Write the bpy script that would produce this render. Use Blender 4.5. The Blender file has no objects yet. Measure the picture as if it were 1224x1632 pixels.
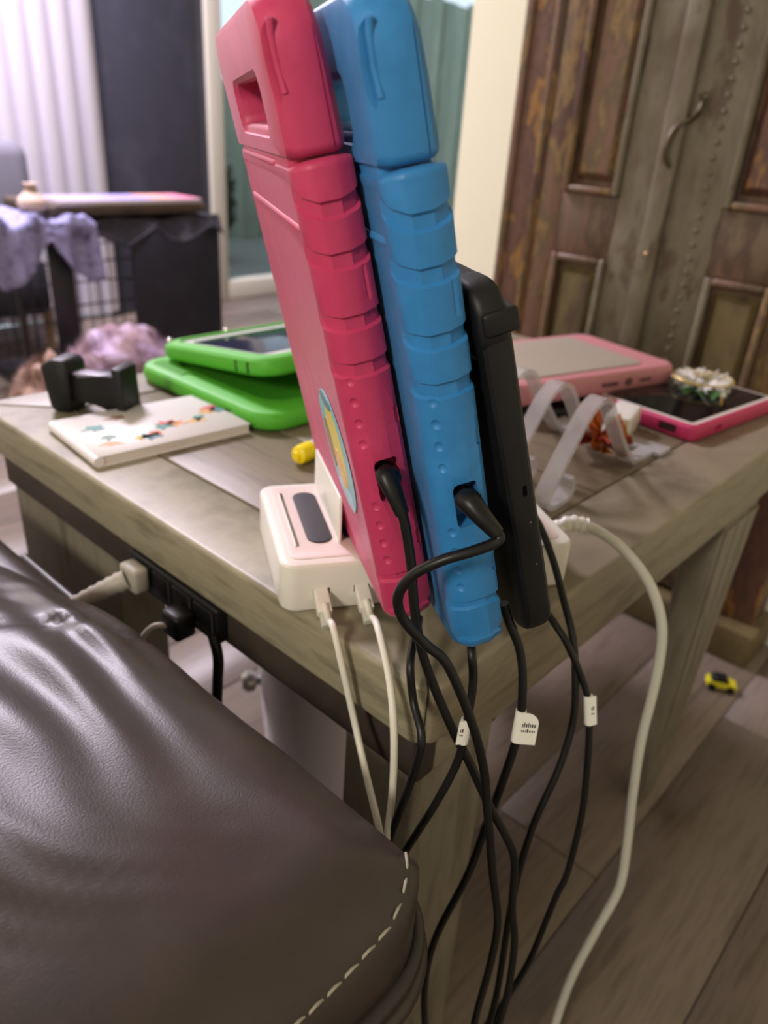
import bpy, bmesh, math, random
from mathutils import Vector, Matrix, noise

random.seed(7)
scene = bpy.context.scene
COL = scene.collection

# ---------------------------------------------------------------- camera
# room axes: x runs along the right table edge, y along the left table edge,
# origin on the floor under the near corner of the table top.
F_PX, IW, IH = 1190.0, 1224, 1632
PITCH, ROLL = math.radians(27.0), math.radians(4.0)
A41 = math.radians(41.0)
CAM = Vector((-0.2685, -0.1896, 0.81))
HEAD = Vector((math.cos(A41), math.sin(A41), 0))
RGT0 = Vector((math.sin(A41), -math.cos(A41), 0))
UPZ = Vector((0, 0, 1))
FW = HEAD * math.cos(PITCH) - UPZ * math.sin(PITCH)
UP0 = RGT0.cross(FW)
RGT = RGT0 * math.cos(ROLL) + UP0 * math.sin(ROLL)
UP = UP0 * math.cos(ROLL) - RGT0 * math.sin(ROLL)

cam_data = bpy.data.cameras.new('camera')
cam = bpy.data.objects.new('camera', cam_data)
COL.objects.link(cam)
cam.matrix_world = Matrix(((RGT.x, UP.x, -FW.x, CAM.x), (RGT.y, UP.y, -FW.y, CAM.y),
                           (RGT.z, UP.z, -FW.z, CAM.z), (0, 0, 0, 1)))
cam_data.sensor_fit = 'VERTICAL'
cam_data.sensor_height = 36.0
cam_data.lens = 36.0 * F_PX / IH
cam_data.clip_start = 0.01
cam_data.dof.use_dof = True
cam_data.dof.focus_distance = 0.37
cam_data.dof.aperture_fstop = 7.2
scene.camera = cam

# ---------------------------------------------------------------- world, lights, exposure
scene.view_settings.view_transform = 'Standard'
scene.view_settings.look = 'None'
scene.view_settings.gamma = 1.0
scene.view_settings.use_curve_mapping = False
scene.view_settings.exposure = -0.32

world = bpy.data.worlds.new('world')
scene.world = world
world.use_nodes = True
bgn = world.node_tree.nodes['Background']
bgn.inputs[0].default_value = (0.62, 0.74, 0.85, 1)
bgn.inputs[1].default_value = 2.2


def area(name, loc, target, size, power, color):
    d = bpy.data.lights.new(name, 'AREA')
    d.shape = 'DISK'
    d.size = size
    d.energy = power
    d.color = color
    o = bpy.data.objects.new(name, d)
    COL.objects.link(o)
    o.location = loc
    o.rotation_euler = (Vector(target) - Vector(loc)).to_track_quat('-Z', 'Y').to_euler()
    return o


area('lamp_light_warm', (-1.34, -0.20, 1.34), (0.1, 0.1, 0.6), 0.26, 16.0, (1.0, 0.925, 0.79))
area('added_window_fill', (0.62, 2.25, 2.33), (0.7, 2.35, 0.0), 0.55, 135, (0.93, 0.85, 1.0))  # added overhead light, standing in for daylight from the blinds window
area('added_room_fill', (-0.6, -0.5, 2.36), (-0.3, -0.2, 0.0), 0.5, 1.8, (1.0, 0.9, 0.76))  # added weak warm fill from above, unseen


# ---------------------------------------------------------------- helpers
def ray(px, py):
    return RGT * ((px - IW / 2) / F_PX) - UP * ((py - IH / 2) / F_PX) + FW


def at_z(px, py, z):
    d = ray(px, py)
    return CAM + d * ((z - CAM.z) / d.z)


def at_x(px, py, x):
    d = ray(px, py)
    return CAM + d * ((x - CAM.x) / d.x)


def at_y(px, py, y):
    d = ray(px, py)
    return CAM + d * ((y - CAM.y) / d.y)


def at_h(px, py, hd):
    """point seen at a pixel, at horizontal distance hd ahead of the photographer"""
    d = ray(px, py)
    return CAM + d * (hd / d.dot(HEAD))


def lin(c):
    return tuple((v / 255 / 12.92) if v / 255 <= 0.04045 else ((v / 255 + 0.055) / 1.055) ** 2.4 for v in c) + (1,)


MATS = {}


def mat(name, rgb, rough=0.5, metal=0.0, var=None, scale=20, stretch=(1, 1, 1), bump=0.0, bscale=None,
        spec=0.5, coat=0.0, rand=0.0, detail=4, tight=0.36, sss=0.0, emit=0.0):
    if name in MATS:
        return MATS[name]
    m = bpy.data.materials.new(name)
    m.use_nodes = True
    nt = m.node_tree
    b = nt.nodes['Principled BSDF']
    b.inputs['Base Color'].default_value = lin(rgb)
    b.inputs['Roughness'].default_value = rough
    b.inputs['Metallic'].default_value = metal
    b.inputs['Specular IOR Level'].default_value = spec
    b.inputs['Coat Weight'].default_value = coat
    if emit:
        b.inputs['Emission Color'].default_value = lin(rgb)
        b.inputs['Emission Strength'].default_value = emit
    if var or bump or rand:
        tc = nt.nodes.new('ShaderNodeTexCoord')
        mp = nt.nodes.new('ShaderNodeMapping')
        mp.inputs['Scale'].default_value = stretch
        nt.links.new(tc.outputs['Object'], mp.inputs['Vector'])
        vec = mp.outputs['Vector']
        if rand:
            oi = nt.nodes.new('ShaderNodeObjectInfo')
            ad = nt.nodes.new('ShaderNodeVectorMath')
            ad.operation = 'ADD'
            cm = nt.nodes.new('ShaderNodeCombineXYZ')
            ml = nt.nodes.new('ShaderNodeMath')
            ml.operation = 'MULTIPLY'
            ml.inputs[1].default_value = 37.0
            nt.links.new(oi.outputs['Random'], ml.inputs[0])
            nt.links.new(ml.outputs[0], cm.inputs[0])
            nt.links.new(ml.outputs[0], cm.inputs[2])
            nt.links.new(vec, ad.inputs[0])
            nt.links.new(cm.outputs[0], ad.inputs[1])
            vec = ad.outputs[0]
        if var:
            n = nt.nodes.new('ShaderNodeTexNoise')
            n.inputs['Scale'].default_value = scale
            n.inputs['Detail'].default_value = detail
            n.inputs['Roughness'].default_value = 0.6
            nt.links.new(vec, n.inputs['Vector'])
            r = nt.nodes.new('ShaderNodeValToRGB')
            cols = [rgb] + list(var)
            k = len(cols)
            while len(r.color_ramp.elements) < k:
                r.color_ramp.elements.new(0.5)
            for i, c in enumerate(cols):
                r.color_ramp.elements[i].position = 0.5 - tight / 2 + tight * i / max(1, k - 1)
                r.color_ramp.elements[i].color = lin(c)
            nt.links.new(n.outputs['Fac'], r.inputs['Fac'])
            out = r.outputs['Color']
            if rand:
                mx = nt.nodes.new('ShaderNodeHueSaturation')
                mr = nt.nodes.new('ShaderNodeMapRange')
                mr.inputs['To Min'].default_value = 1 - rand
                mr.inputs['To Max'].default_value = 1 + rand
                nt.links.new(oi.outputs['Random'], mr.inputs['Value'])
                nt.links.new(mr.outputs[0], mx.inputs['Value'])
                nt.links.new(out, mx.inputs['Color'])
                out = mx.outputs['Color']
            nt.links.new(out, b.inputs['Base Color'])
        if bump:
            n2 = nt.nodes.new('ShaderNodeTexNoise')
            n2.inputs['Scale'].default_value = bscale or scale
            n2.inputs['Detail'].default_value = 5
            nt.links.new(vec, n2.inputs['Vector'])
            bp = nt.nodes.new('ShaderNodeBump')
            bp.inputs['Strength'].default_value = bump
            bp.inputs['Distance'].default_value = 0.002
            nt.links.new(n2.outputs['Fac'], bp.inputs['Height'])
            nt.links.new(bp.outputs['Normal'], b.inputs['Normal'])
    MATS[name] = m
    return m


def glassy(name, rgb, transp=0.7, rough=0.08):
    m = bpy.data.materials.new(name)
    m.use_nodes = True
    nt = m.node_tree
    b = nt.nodes['Principled BSDF']
    b.inputs['Base Color'].default_value = lin(rgb)
    b.inputs['Roughness'].default_value = rough
    tr = nt.nodes.new('ShaderNodeBsdfTransparent')
    mx = nt.nodes.new('ShaderNodeMixShader')
    mx.inputs[0].default_value = transp
    nt.links.new(b.outputs[0], mx.inputs[1])
    nt.links.new(tr.outputs[0], mx.inputs[2])
    nt.links.new(mx.outputs[0], nt.nodes['Material Output'].inputs['Surface'])
    MATS[name] = m
    return m


def link(name, mesh, material=None, parent=None, smooth=None):
    o = bpy.data.objects.new(name, mesh)
    COL.objects.link(o)
    if material:
        mesh.materials.append(material)
    if parent:
        o.parent = parent
    if smooth is not None:
        mesh.shade_smooth()
        mesh.set_sharp_from_angle(angle=math.radians(smooth))
    return o


def obj(name, bm, material, parent=None, smooth=None, bevel=0, seg=2):
    if bevel:
        bmesh.ops.bevel(bm, geom=[e for e in bm.edges], offset=bevel, segments=seg, affect='EDGES', profile=0.5,
                        clamp_overlap=True)
    bmesh.ops.recalc_face_normals(bm, faces=bm.faces)
    me = bpy.data.meshes.new(name)
    bm.to_mesh(me)
    bm.free()
    if smooth is None and bevel:
        smooth = 50
    return link(name, me, material, parent, smooth)


def empty(name, loc=(0, 0, 0), rotz=0.0, matrix=None):
    o = bpy.data.objects.new(name, None)
    COL.objects.link(o)
    o.empty_display_size = 0.05
    if matrix is not None:
        o.matrix_world = matrix
    else:
        o.location = loc
        o.rotation_euler = (0, 0, rotz)
    return o


def tag(o, label, cat, group=None, kind=None):
    o['label'] = label
    if cat:
        o['category'] = cat
    if group:
        o['group'] = group
    if kind:
        o['kind'] = kind
    return o


def struct(o, label=None):
    o['kind'] = 'structure'
    if label:
        o['label'] = label
    return o


def NB():
    return bmesh.new()


def box(bm, x0, x1, y0, y1, z0, z1, m=None):
    vs = [bm.verts.new((x, y, z)) for x in (x0, x1) for y in (y0, y1) for z in (z0, z1)]
    for f in ((0, 1, 3, 2), (4, 6, 7, 5), (0, 4, 5, 1), (2, 3, 7, 6), (0, 2, 6, 4), (1, 5, 7, 3)):
        bm.faces.new([vs[i] for i in f])
    if m is not None:
        bmesh.ops.transform(bm, matrix=m, verts=vs)
    return vs


def prism(bm, poly, axis, a, b, m=None):
    """extrude a 2D polygon along an axis from a to b"""
    def P(u, v, w):
        return {'z': (u, v, w), 'y': (u, w, v), 'x': (w, u, v)}[axis]
    v0 = [bm.verts.new(P(u, v, a)) for u, v in poly]
    v1 = [bm.verts.new(P(u, v, b)) for u, v in poly]
    n = len(poly)
    bm.faces.new(v0)
    bm.faces.new(v1[::-1])
    for i in range(n):
        bm.faces.new((v0[i], v0[(i + 1) % n], v1[(i + 1) % n], v1[i]))
    if m is not None:
        bmesh.ops.transform(bm, matrix=m, verts=v0 + v1)
    return v0 + v1


def lathe(bm, prof, n=20, m=None):
    rings = []
    allv = []
    for r, z in prof:
        ring = [bm.verts.new((r * math.cos(2 * math.pi * i / n), r * math.sin(2 * math.pi * i / n), z)) for i in range(n)]
        rings.append(ring)
        allv += ring
    for a, b in zip(rings, rings[1:]):
        for i in range(n):
            bm.faces.new((a[i], a[(i + 1) % n], b[(i + 1) % n], b[i]))
    bm.faces.new(rings[0][::-1])
    bm.faces.new(rings[-1])
    if m is not None:
        bmesh.ops.transform(bm, matrix=m, verts=allv)
    return allv


def catmull(pts, sub=6):
    P = [Vector(p) for p in pts]
    P = [P[0] * 2 - P[1]] + P + [P[-1] * 2 - P[-2]]
    out = []
    for i in range(1, len(P) - 2):
        p0, p1, p2, p3 = P[i - 1], P[i], P[i + 1], P[i + 2]
        for k in range(sub):
            t = k / sub
            out.append(0.5 * ((2 * p1) + (p2 - p0) * t + (2 * p0 - 5 * p1 + 4 * p2 - p3) * t * t +
                              (3 * p1 - p0 - 3 * p2 + p3) * t ** 3))
    out.append(P[-2])
    return out


def tube(bm, pts, r, n=10, flat=1.0, upv=None):
    """sweep a round (or flattened) section along points; r number or list"""
    rs = r if isinstance(r, (list, tuple)) else [r] * len(pts)
    pts = [Vector(p) for p in pts]
    rings = []
    prev = None
    for i, p in enumerate(pts):
        t = (pts[min(i + 1, len(pts) - 1)] - pts[max(i - 1, 0)]).normalized()
        if prev is None:
            a = Vector(upv) if upv else (Vector((0, 0, 1)) if abs(t.z) < 0.9 else Vector((1, 0, 0)))
        else:
            a = prev
        a = (a - t * a.dot(t)).normalized()
        b = t.cross(a)
        prev = a
        rings.append([bm.verts.new(p + (a * math.cos(2 * math.pi * k / n) * flat + b * math.sin(2 * math.pi * k / n)) * rs[i])
                      for k in range(n)])
    for a, b in zip(rings, rings[1:]):
        for k in range(n):
            bm.faces.new((a[k], a[(k + 1) % n], b[(k + 1) % n], b[k]))
    bm.faces.new(rings[0][::-1])
    bm.faces.new(rings[-1])


def rrect(hw, hh, r, corner=6, cx=0, cy=0, extra=(), rt=None):
    """rounded rectangle outline, counter clockwise; the two vertical sides get extra samples at the given heights"""
    r = max(min(r, hw - 1e-4, hh - 1e-4), 1e-4)
    rt = r if rt is None else max(min(rt, hw - 1e-4, hh - 1e-4), 1e-4)
    out = []
    def arc(ox, oy, a0, r):
        for k in range(corner + 1):
            a = a0 + math.pi / 2 * k / corner
            out.append((cx + ox + r * math.cos(a), cy + oy + r * math.sin(a)))
    arc(-hw + r, -hh + r, math.pi, r)
    arc(hw - r, -hh + r, 1.5 * math.pi, r)
    for e in extra:
        out.append((cx + hw, e))
    arc(hw - rt, hh - rt, 0, rt)
    arc(-hw + rt, hh - rt, math.pi / 2, rt)
    for e in reversed(extra):
        out.append((cx - hw, e))
    return out


def rslab(bm, hw, hh, r, t0, t1, edge, axis='z', m=None, corner=6, seg=3):
    """rounded-rectangle slab with rounded rims; outline in the first two axes, thickness along axis"""
    def P(u, v, w):
        return {'z': (u, v, w), 'y': (u, w, v), 'x': (w, u, v)}[axis]
    prof = []
    for k in range(seg + 1):
        a = math.pi / 2 * k / seg
        prof.append((edge * (1 - math.sin(a)), t0 + edge * (1 - math.cos(a))))
    for k in range(seg + 1):
        a = math.pi / 2 * k / seg
        prof.append((edge * (1 - math.cos(a)), t1 - edge * (1 - math.sin(a))))
    rings, allv = [], []
    for d, w in prof:
        ring = [bm.verts.new(P(u, v, w)) for u, v in rrect(hw - d, hh - d, r - d, corner)]
        rings.append(ring)
        allv += ring
    n = len(rings[0])
    for a, b in zip(rings, rings[1:]):
        for i in range(n):
            bm.faces.new((a[i], a[(i + 1) % n], b[(i + 1) % n], b[i]))
    bm.faces.new(rings[0][::-1])
    bm.faces.new(rings[-1])
    if m is not None:
        bmesh.ops.transform(bm, matrix=m, verts=allv)
    return allv


def boolean_cut(o, cutter_bm):
    bmesh.ops.recalc_face_normals(cutter_bm, faces=cutter_bm.faces)
    me = bpy.data.meshes.new('cutter')
    cutter_bm.to_mesh(me)
    cutter_bm.free()
    c = bpy.data.objects.new('cutter', me)
    COL.objects.link(c)
    par = o.parent
    o.parent = None
    md = o.modifiers.new('cut', 'BOOLEAN')
    md.operation = 'DIFFERENCE'
    md.object = c
    md.solver = 'EXACT'
    dg = bpy.context.evaluated_depsgraph_get()
    dg.update()
    new = bpy.data.meshes.new_from_object(o.evaluated_get(dg))
    o.modifiers.clear()
    o.data = new
    new.shade_smooth()
    new.set_sharp_from_angle(angle=math.radians(28))
    bpy.data.objects.remove(c)
    o.parent = par


def frame_matrix(loc, x, y, z):
    return Matrix(((x.x, y.x, z.x, loc.x), (x.y, y.y, z.y, loc.y), (x.z, y.z, z.z, loc.z), (0, 0, 0, 1)))


# ---------------------------------------------------------------- materials
M_plank = mat('floor_wood', (110, 97, 86), 0.44, var=[(124, 110, 98), (99, 87, 77)], scale=6, stretch=(1.2, 14, 1),
              bump=0.15, rand=0.07)
M_floor = mat('floor_joint', (84, 70, 64), 0.8)
M_wall = mat('cream_paint', (244, 241, 216), 0.8, bump=0.05, bscale=60)
M_ceil = mat('ceiling_paint', (225, 222, 215), 0.9)
M_trimw = mat('white_trim', (230, 226, 215), 0.5)
M_table = mat('grey_wood_top', (114, 102, 84), 0.42, var=[(128, 115, 95), (100, 89, 73)], scale=5, stretch=(14, 1.3, 4),
              bump=0.12, rand=0.05)
M_tableb = mat('grey_wood_border', (124, 114, 96), 0.4, var=[(140, 130, 110), (108, 99, 83)], scale=5, stretch=(2, 2, 10),
               bump=0.1, rand=0.04)
M_tside = mat('lit_side_wood', (138, 130, 108), 0.42, var=[(156, 148, 124), (122, 115, 94)], scale=6, stretch=(2, 2, 14),
              bump=0.1)  # border wood made lighter, lamp light on the left side put into its colour
M_leg = mat('grey_painted_leg', (122, 115, 100), 0.55, var=[(135, 127, 112), (105, 98, 85)], scale=8, stretch=(6, 6, 1), bump=0.1)
M_apron = mat('shaded_apron', (62, 52, 45), 0.6, var=[(54, 45, 39), (70, 59, 51)], scale=10)  # brown wood, darkened further for the shade under the table top
M_leather = mat('brown_leather', (54, 46, 40), 0.37, var=[(60, 51, 45), (48, 41, 36)], scale=9, bump=0.07, bscale=800, spec=0.45)
M_leatherd = mat('dark_leather_piping', (42, 36, 32), 0.4)
M_thread = mat('cream_thread', (160, 154, 138), 0.8)
M_pink = mat('pink_foam', (200, 60, 104), 0.46, bump=0.06, bscale=900, var=[(194, 56, 99), (205, 64, 110)], scale=30, spec=0.42)
M_blue = mat('blue_foam', (50, 130, 196), 0.46, bump=0.06, bscale=900, var=[(46, 124, 188), (54, 136, 204)], scale=30, spec=0.42)
for _m in (M_pink, M_blue):
    _b = _m.node_tree.nodes['Principled BSDF']
    _b.inputs['Sheen Weight'].default_value = 0.08
    _b.inputs['Sheen Roughness'].default_value = 0.4
M_black = mat('black_plastic', (15, 15, 17), 0.5, spec=0.4)
M_rubber = mat('black_rubber', (11, 11, 12), 0.42, spec=0.42)
M_screen = mat('black_glass', (12, 12, 15), 0.08, spec=0.6)
M_white = mat('white_plastic', (232, 228, 218), 0.32)
M_plate = mat('rose_white_plate', (226, 208, 202), 0.4)
M_padm = mat('charcoal_pad', (48, 42, 46), 0.6)
M_wcable = mat('white_cable', (226, 222, 208), 0.4)
M_gcable = mat('pale_grey_cable', (200, 198, 186), 0.45)
M_tagm = mat('white_tag', (232, 230, 222), 0.6)
M_ink = mat('dark_ink', (58, 56, 58), 0.7)
M_metal = mat('steel', (190, 188, 184), 0.3, metal=1.0)


# ---------------------------------------------------------------- setting
X0, X1, Y0, Y1, HC = -1.7, 4.6, -1.5, 3.0, 2.4
bm = NB()
box(bm, X0, X1, Y0, Y1, -0.06, -0.010)
floor = struct(obj('floor', bm, M_floor), 'grey brown wood plank floor')
bm = NB()
PL, PW = 1.26, 0.15
box(bm, 0.0006, PL - 0.0006, 0.0006, PW - 0.0006, -0.012, 0.0)
plank_me = None
for r in range(30):
    off = random.random() * PL
    nx = int((X1 - X0) / PL) + 1
    for k in range(nx):
        if k == 0 and plank_me is None:
            p = obj('plank', bm, M_plank, floor, bevel=0.0012, seg=1)
            plank_me = p.data
        else:
            p = link('plank', plank_me, None, floor)
        p.location = (X0 + k * PL - (0.31 * (r % 3)) * 0, Y0 + r * PW, 0)
        p.location.x += [0.0, -0.42, -0.84][r % 3] + (0.42 if k == 0 else 0) * 0

bm = NB()
box(bm, X0, X1, Y0, Y1, HC, HC + 0.05)
struct(obj('ceiling', bm, M_ceil))
bm = NB()
box(bm, X0 - 0.1, X0, Y0, Y1, -0.06, HC)
struct(obj('wall_left', bm, M_wall))
bm = NB()
box(bm, X0, X1, Y0 - 0.1, Y0, -0.06, HC)
struct(obj('wall_front', bm, M_wall))
# wall that carries the armoire, ends in a free corner
WX = 1.09
bm = NB()
box(bm, WX, WX + 0.14, Y0, 0.855, -0.012, HC)
struct(obj('wall_right', bm, M_wall), 'cream wall beside the carved armoire')
bm = NB()
box(bm, WX - 0.012, WX, Y0, 0.855, 0, 0.09)
struct(obj('baseboard_right', bm, M_trimw, bevel=0.003))
bm = NB()
box(bm, X1, X1 + 0.1, Y0, Y1, -0.06, HC)
struct(obj('wall_end', bm, M_wall))
# far wall with blinds and glass door
bm = NB()
box(bm, X0, 0.62, Y1, Y1 + 0.1, -0.06, HC)
box(bm, 0.62, X1, Y1, Y1 + 0.1, 2.12, HC)
struct(obj('wall_back', bm, M_wall))

M_frame = mat('cream_frame', (214, 208, 190), 0.5)
M_dkpanel = mat('slate_panel', (66, 66, 78), 0.5, var=[(60, 60, 72), (74, 74, 86)], scale=4)
bm = NB()
box(bm, 1.43, 1.985, Y1 - 0.01, Y1 + 0.03, 0.0, 2.12)
d1 = struct(obj('door_1', bm, M_dkpanel, bevel=0.004), 'dark slate grey door panel behind the crate')
bm = NB()
box(bm, 1.50, 1.93, Y1 - 0.016, Y1 - 0.009, 0.15, 2.0)
obj('door_panel', bm, M_dkpanel, d1, bevel=0.004)

w1 = empty('window_1')
struct(w1, 'tall glass patio door with cream frame')
for nm, a, b_, z0, z1 in (('frame_post', 1.985, 2.065, 0, 2.12), ('frame_post', 3.02, 3.09, 0, 2.12), ('frame_post', 4.05, 4.12, 0, 2.12),
                          ('frame_rail', 2.065, 4.05, 0.0, 0.09), ('frame_rail', 2.065, 4.05, 2.05, 2.12)):
    bm = NB()
    box(bm, a, b_, Y1 - 0.03, Y1 + 0.05, z0, z1)
    obj(nm, bm, M_frame, w1, bevel=0.004)
M_glass = glassy('window_glass', (60, 70, 66), 0.88, 0.03)
for a, b_ in ((2.065, 3.02), (3.09, 4.05)):
    bm = NB()
    box(bm, a, b_, Y1 + 0.01, Y1 + 0.018, 0.09, 2.05)
    obj('pane', bm, M_glass, w1)
bm = NB()
box(bm, 4.12, X1, Y1, Y1 + 0.1, -0.06, 2.12)
struct(obj('wall_back_end', bm, M_wall))

# vertical blinds hanging at the left
M_blind = mat('white_blind', (238, 232, 240), 0.7)
M_day = mat('white_curtain', (240, 236, 244), 0.75)
blinds = empty('vertical_blinds', (0.62, Y1 - 0.09, 0))
tag(blinds, 'white vertical blinds hanging beside the dark slate door', 'blinds')
bm = NB()
box(bm, -0.05, 0.82, -0.03, 0.03, 2.12, 2.17)
obj('head_rail', bm, M_blind, blinds, bevel=0.003)
slat = None
for i in range(10):
    if slat is None:
        bm = NB()
        pts = [(-0.044, 0.0), (-0.022, -0.005), (0, -0.007), (0.022, -0.005), (0.044, 0.0), (0.022, -0.0035), (0, -0.0055), (-0.022, -0.0035)]
        prism(bm, pts, 'z', 0.03, 2.12)
        s = obj('blind_slat', bm, M_blind, blinds, smooth=40)
        slat = s.data
    else:
        s = link('blind_slat', slat, None, blinds)
    s.location = (0.02 + i * 0.084, 0.0, 0)
    s.rotation_euler = (0, 0, math.radians(28))
struct_c = NB()
box(struct_c, 0.62, 1.43, Y1 + 0.02, Y1 + 0.03, 0.0, 2.12)
w2 = struct(obj('window_2', struct_c, M_day), 'white covered window behind the vertical blinds')

# garden seen through the glass
M_ground = mat('patio', (120, 122, 118), 0.9)
bm = NB()
box(bm, 1.2, 8.0, Y1 + 0.1, 7.5, -0.12, -0.06)
struct(obj('patio_ground', bm, M_ground), 'patio ground beyond the glass door')
fence = empty('garden_fence', (1.4, 5.0, -0.06))
tag(fence, 'dull green board fence beyond the glass door', 'fence')
M_fence = mat('green_board', (142, 150, 134), 0.8, var=[(122, 134, 118), (150, 160, 144)], scale=5, stretch=(4, 4, 0.6), rand=0.15)
bm = NB()
box(bm, 0, 0.17, 0, 0.03, 0, 1.12)
fb = obj('fence_board', bm, M_fence, fence, bevel=0.004)
for i in range(1, 36):
    q = link('fence_board', fb.data, None, fence)
    q.location = (i * 0.18, 0.015 * (i % 2), 0.02 * math.sin(i * 2.3))
    q.scale.z = 1.0 if i < 14 else 1.75
bm = NB()
box(bm, 0, 6.5, 0.05, 0.09, 0.3, 0.4)
obj('fence_rail', bm, M_fence, fence)


def bush(name, loc, rx, rz, label, rgb, seed):
    b = empty(name, loc)
    tag(b, label, 'bush')
    rnd = random.Random(seed)
    bm = NB()
    for i in range(2600):
        a, c = rnd.random() * 6.283, rnd.uniform(-1, 1)
        rr = rnd.uniform(0.7, 1.0)
        s = math.sqrt(1 - c * c)
        p = Vector((rx * rr * s * math.cos(a), rx * rr * s * math.sin(a) * 0.6, rz + rz * rr * c))
        u = Vector((rnd.uniform(-1, 1), rnd.uniform(-1, 1), rnd.uniform(-1, 1))).normalized() * 0.06
        w = u.orthogonal().normalized() * 0.03
        bm.faces.new([bm.verts.new(p - u), bm.verts.new(p + w), bm.verts.new(p + u), bm.verts.new(p - w)])
    f = obj('foliage', bm, mat(name + '_leaf', rgb, 0.6), b)
    f['kind'] = 'stuff'
    bm = NB()
    tube(bm, [(0, 0, 0), (0.02, 0, rz * 0.7), (0.0, 0.02, rz * 1.4)], [0.03, 0.025, 0.012], 8)
    obj('stem', bm, mat('bark', (80, 66, 52), 0.9), b)


bush('garden_bush', (2.75, 4.3, -0.06), 0.32, 0.42, 'low dark green bush nearest the cream door frame', (52, 66, 46), 1)

# lamps that hold the lights; the two ceiling ones are added for fill
for lx, ly, rr, lab in ((0.62, 2.25, 0.29, 'added round cool ceiling lamp over the dog crate, standing in for window light'), (-0.6, -0.5, 0.27, 'added round warm ceiling fill lamp over the photographer')):
    L = empty('added_ceiling_lamp', (lx, ly, HC))
    tag(L, lab, 'lamp', 'added flush ceiling fill lamps')
    bm = NB()
    lathe(bm, [(rr + 0.02, 0), (rr + 0.02, -0.03), (rr, -0.035)], 28)
    obj('lamp_base', bm, M_trimw, L, smooth=40)
L = empty('floor_lamp', (-1.43, -0.23, 0))
tag(L, 'slim floor lamp with round reflector standing behind the sofa', 'lamp')
bm = NB()
lathe(bm, [(0.14, 0), (0.14, 0.015), (0.02, 0.03)], 24)
obj('base', bm, M_black, L, smooth=40)
bm = NB()
tube(bm, [(0, 0, 0.02), (0, 0, 1.36)], 0.011, 10)
obj('pole', bm, M_black, L, smooth=60)
bm = NB()
lathe(bm, [(0.15, 0.045), (0.145, 0.05), (0.10, 0.015), (0.03, 0.0)][::-1], 24,
      Matrix.Translation((0.0, 0.0, 1.37)) @ (Vector((1.44, 0.30, -0.74)).to_track_quat('Z', 'Y').to_matrix().to_4x4()))
obj('reflector', bm, M_trimw, L, smooth=40)


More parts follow.
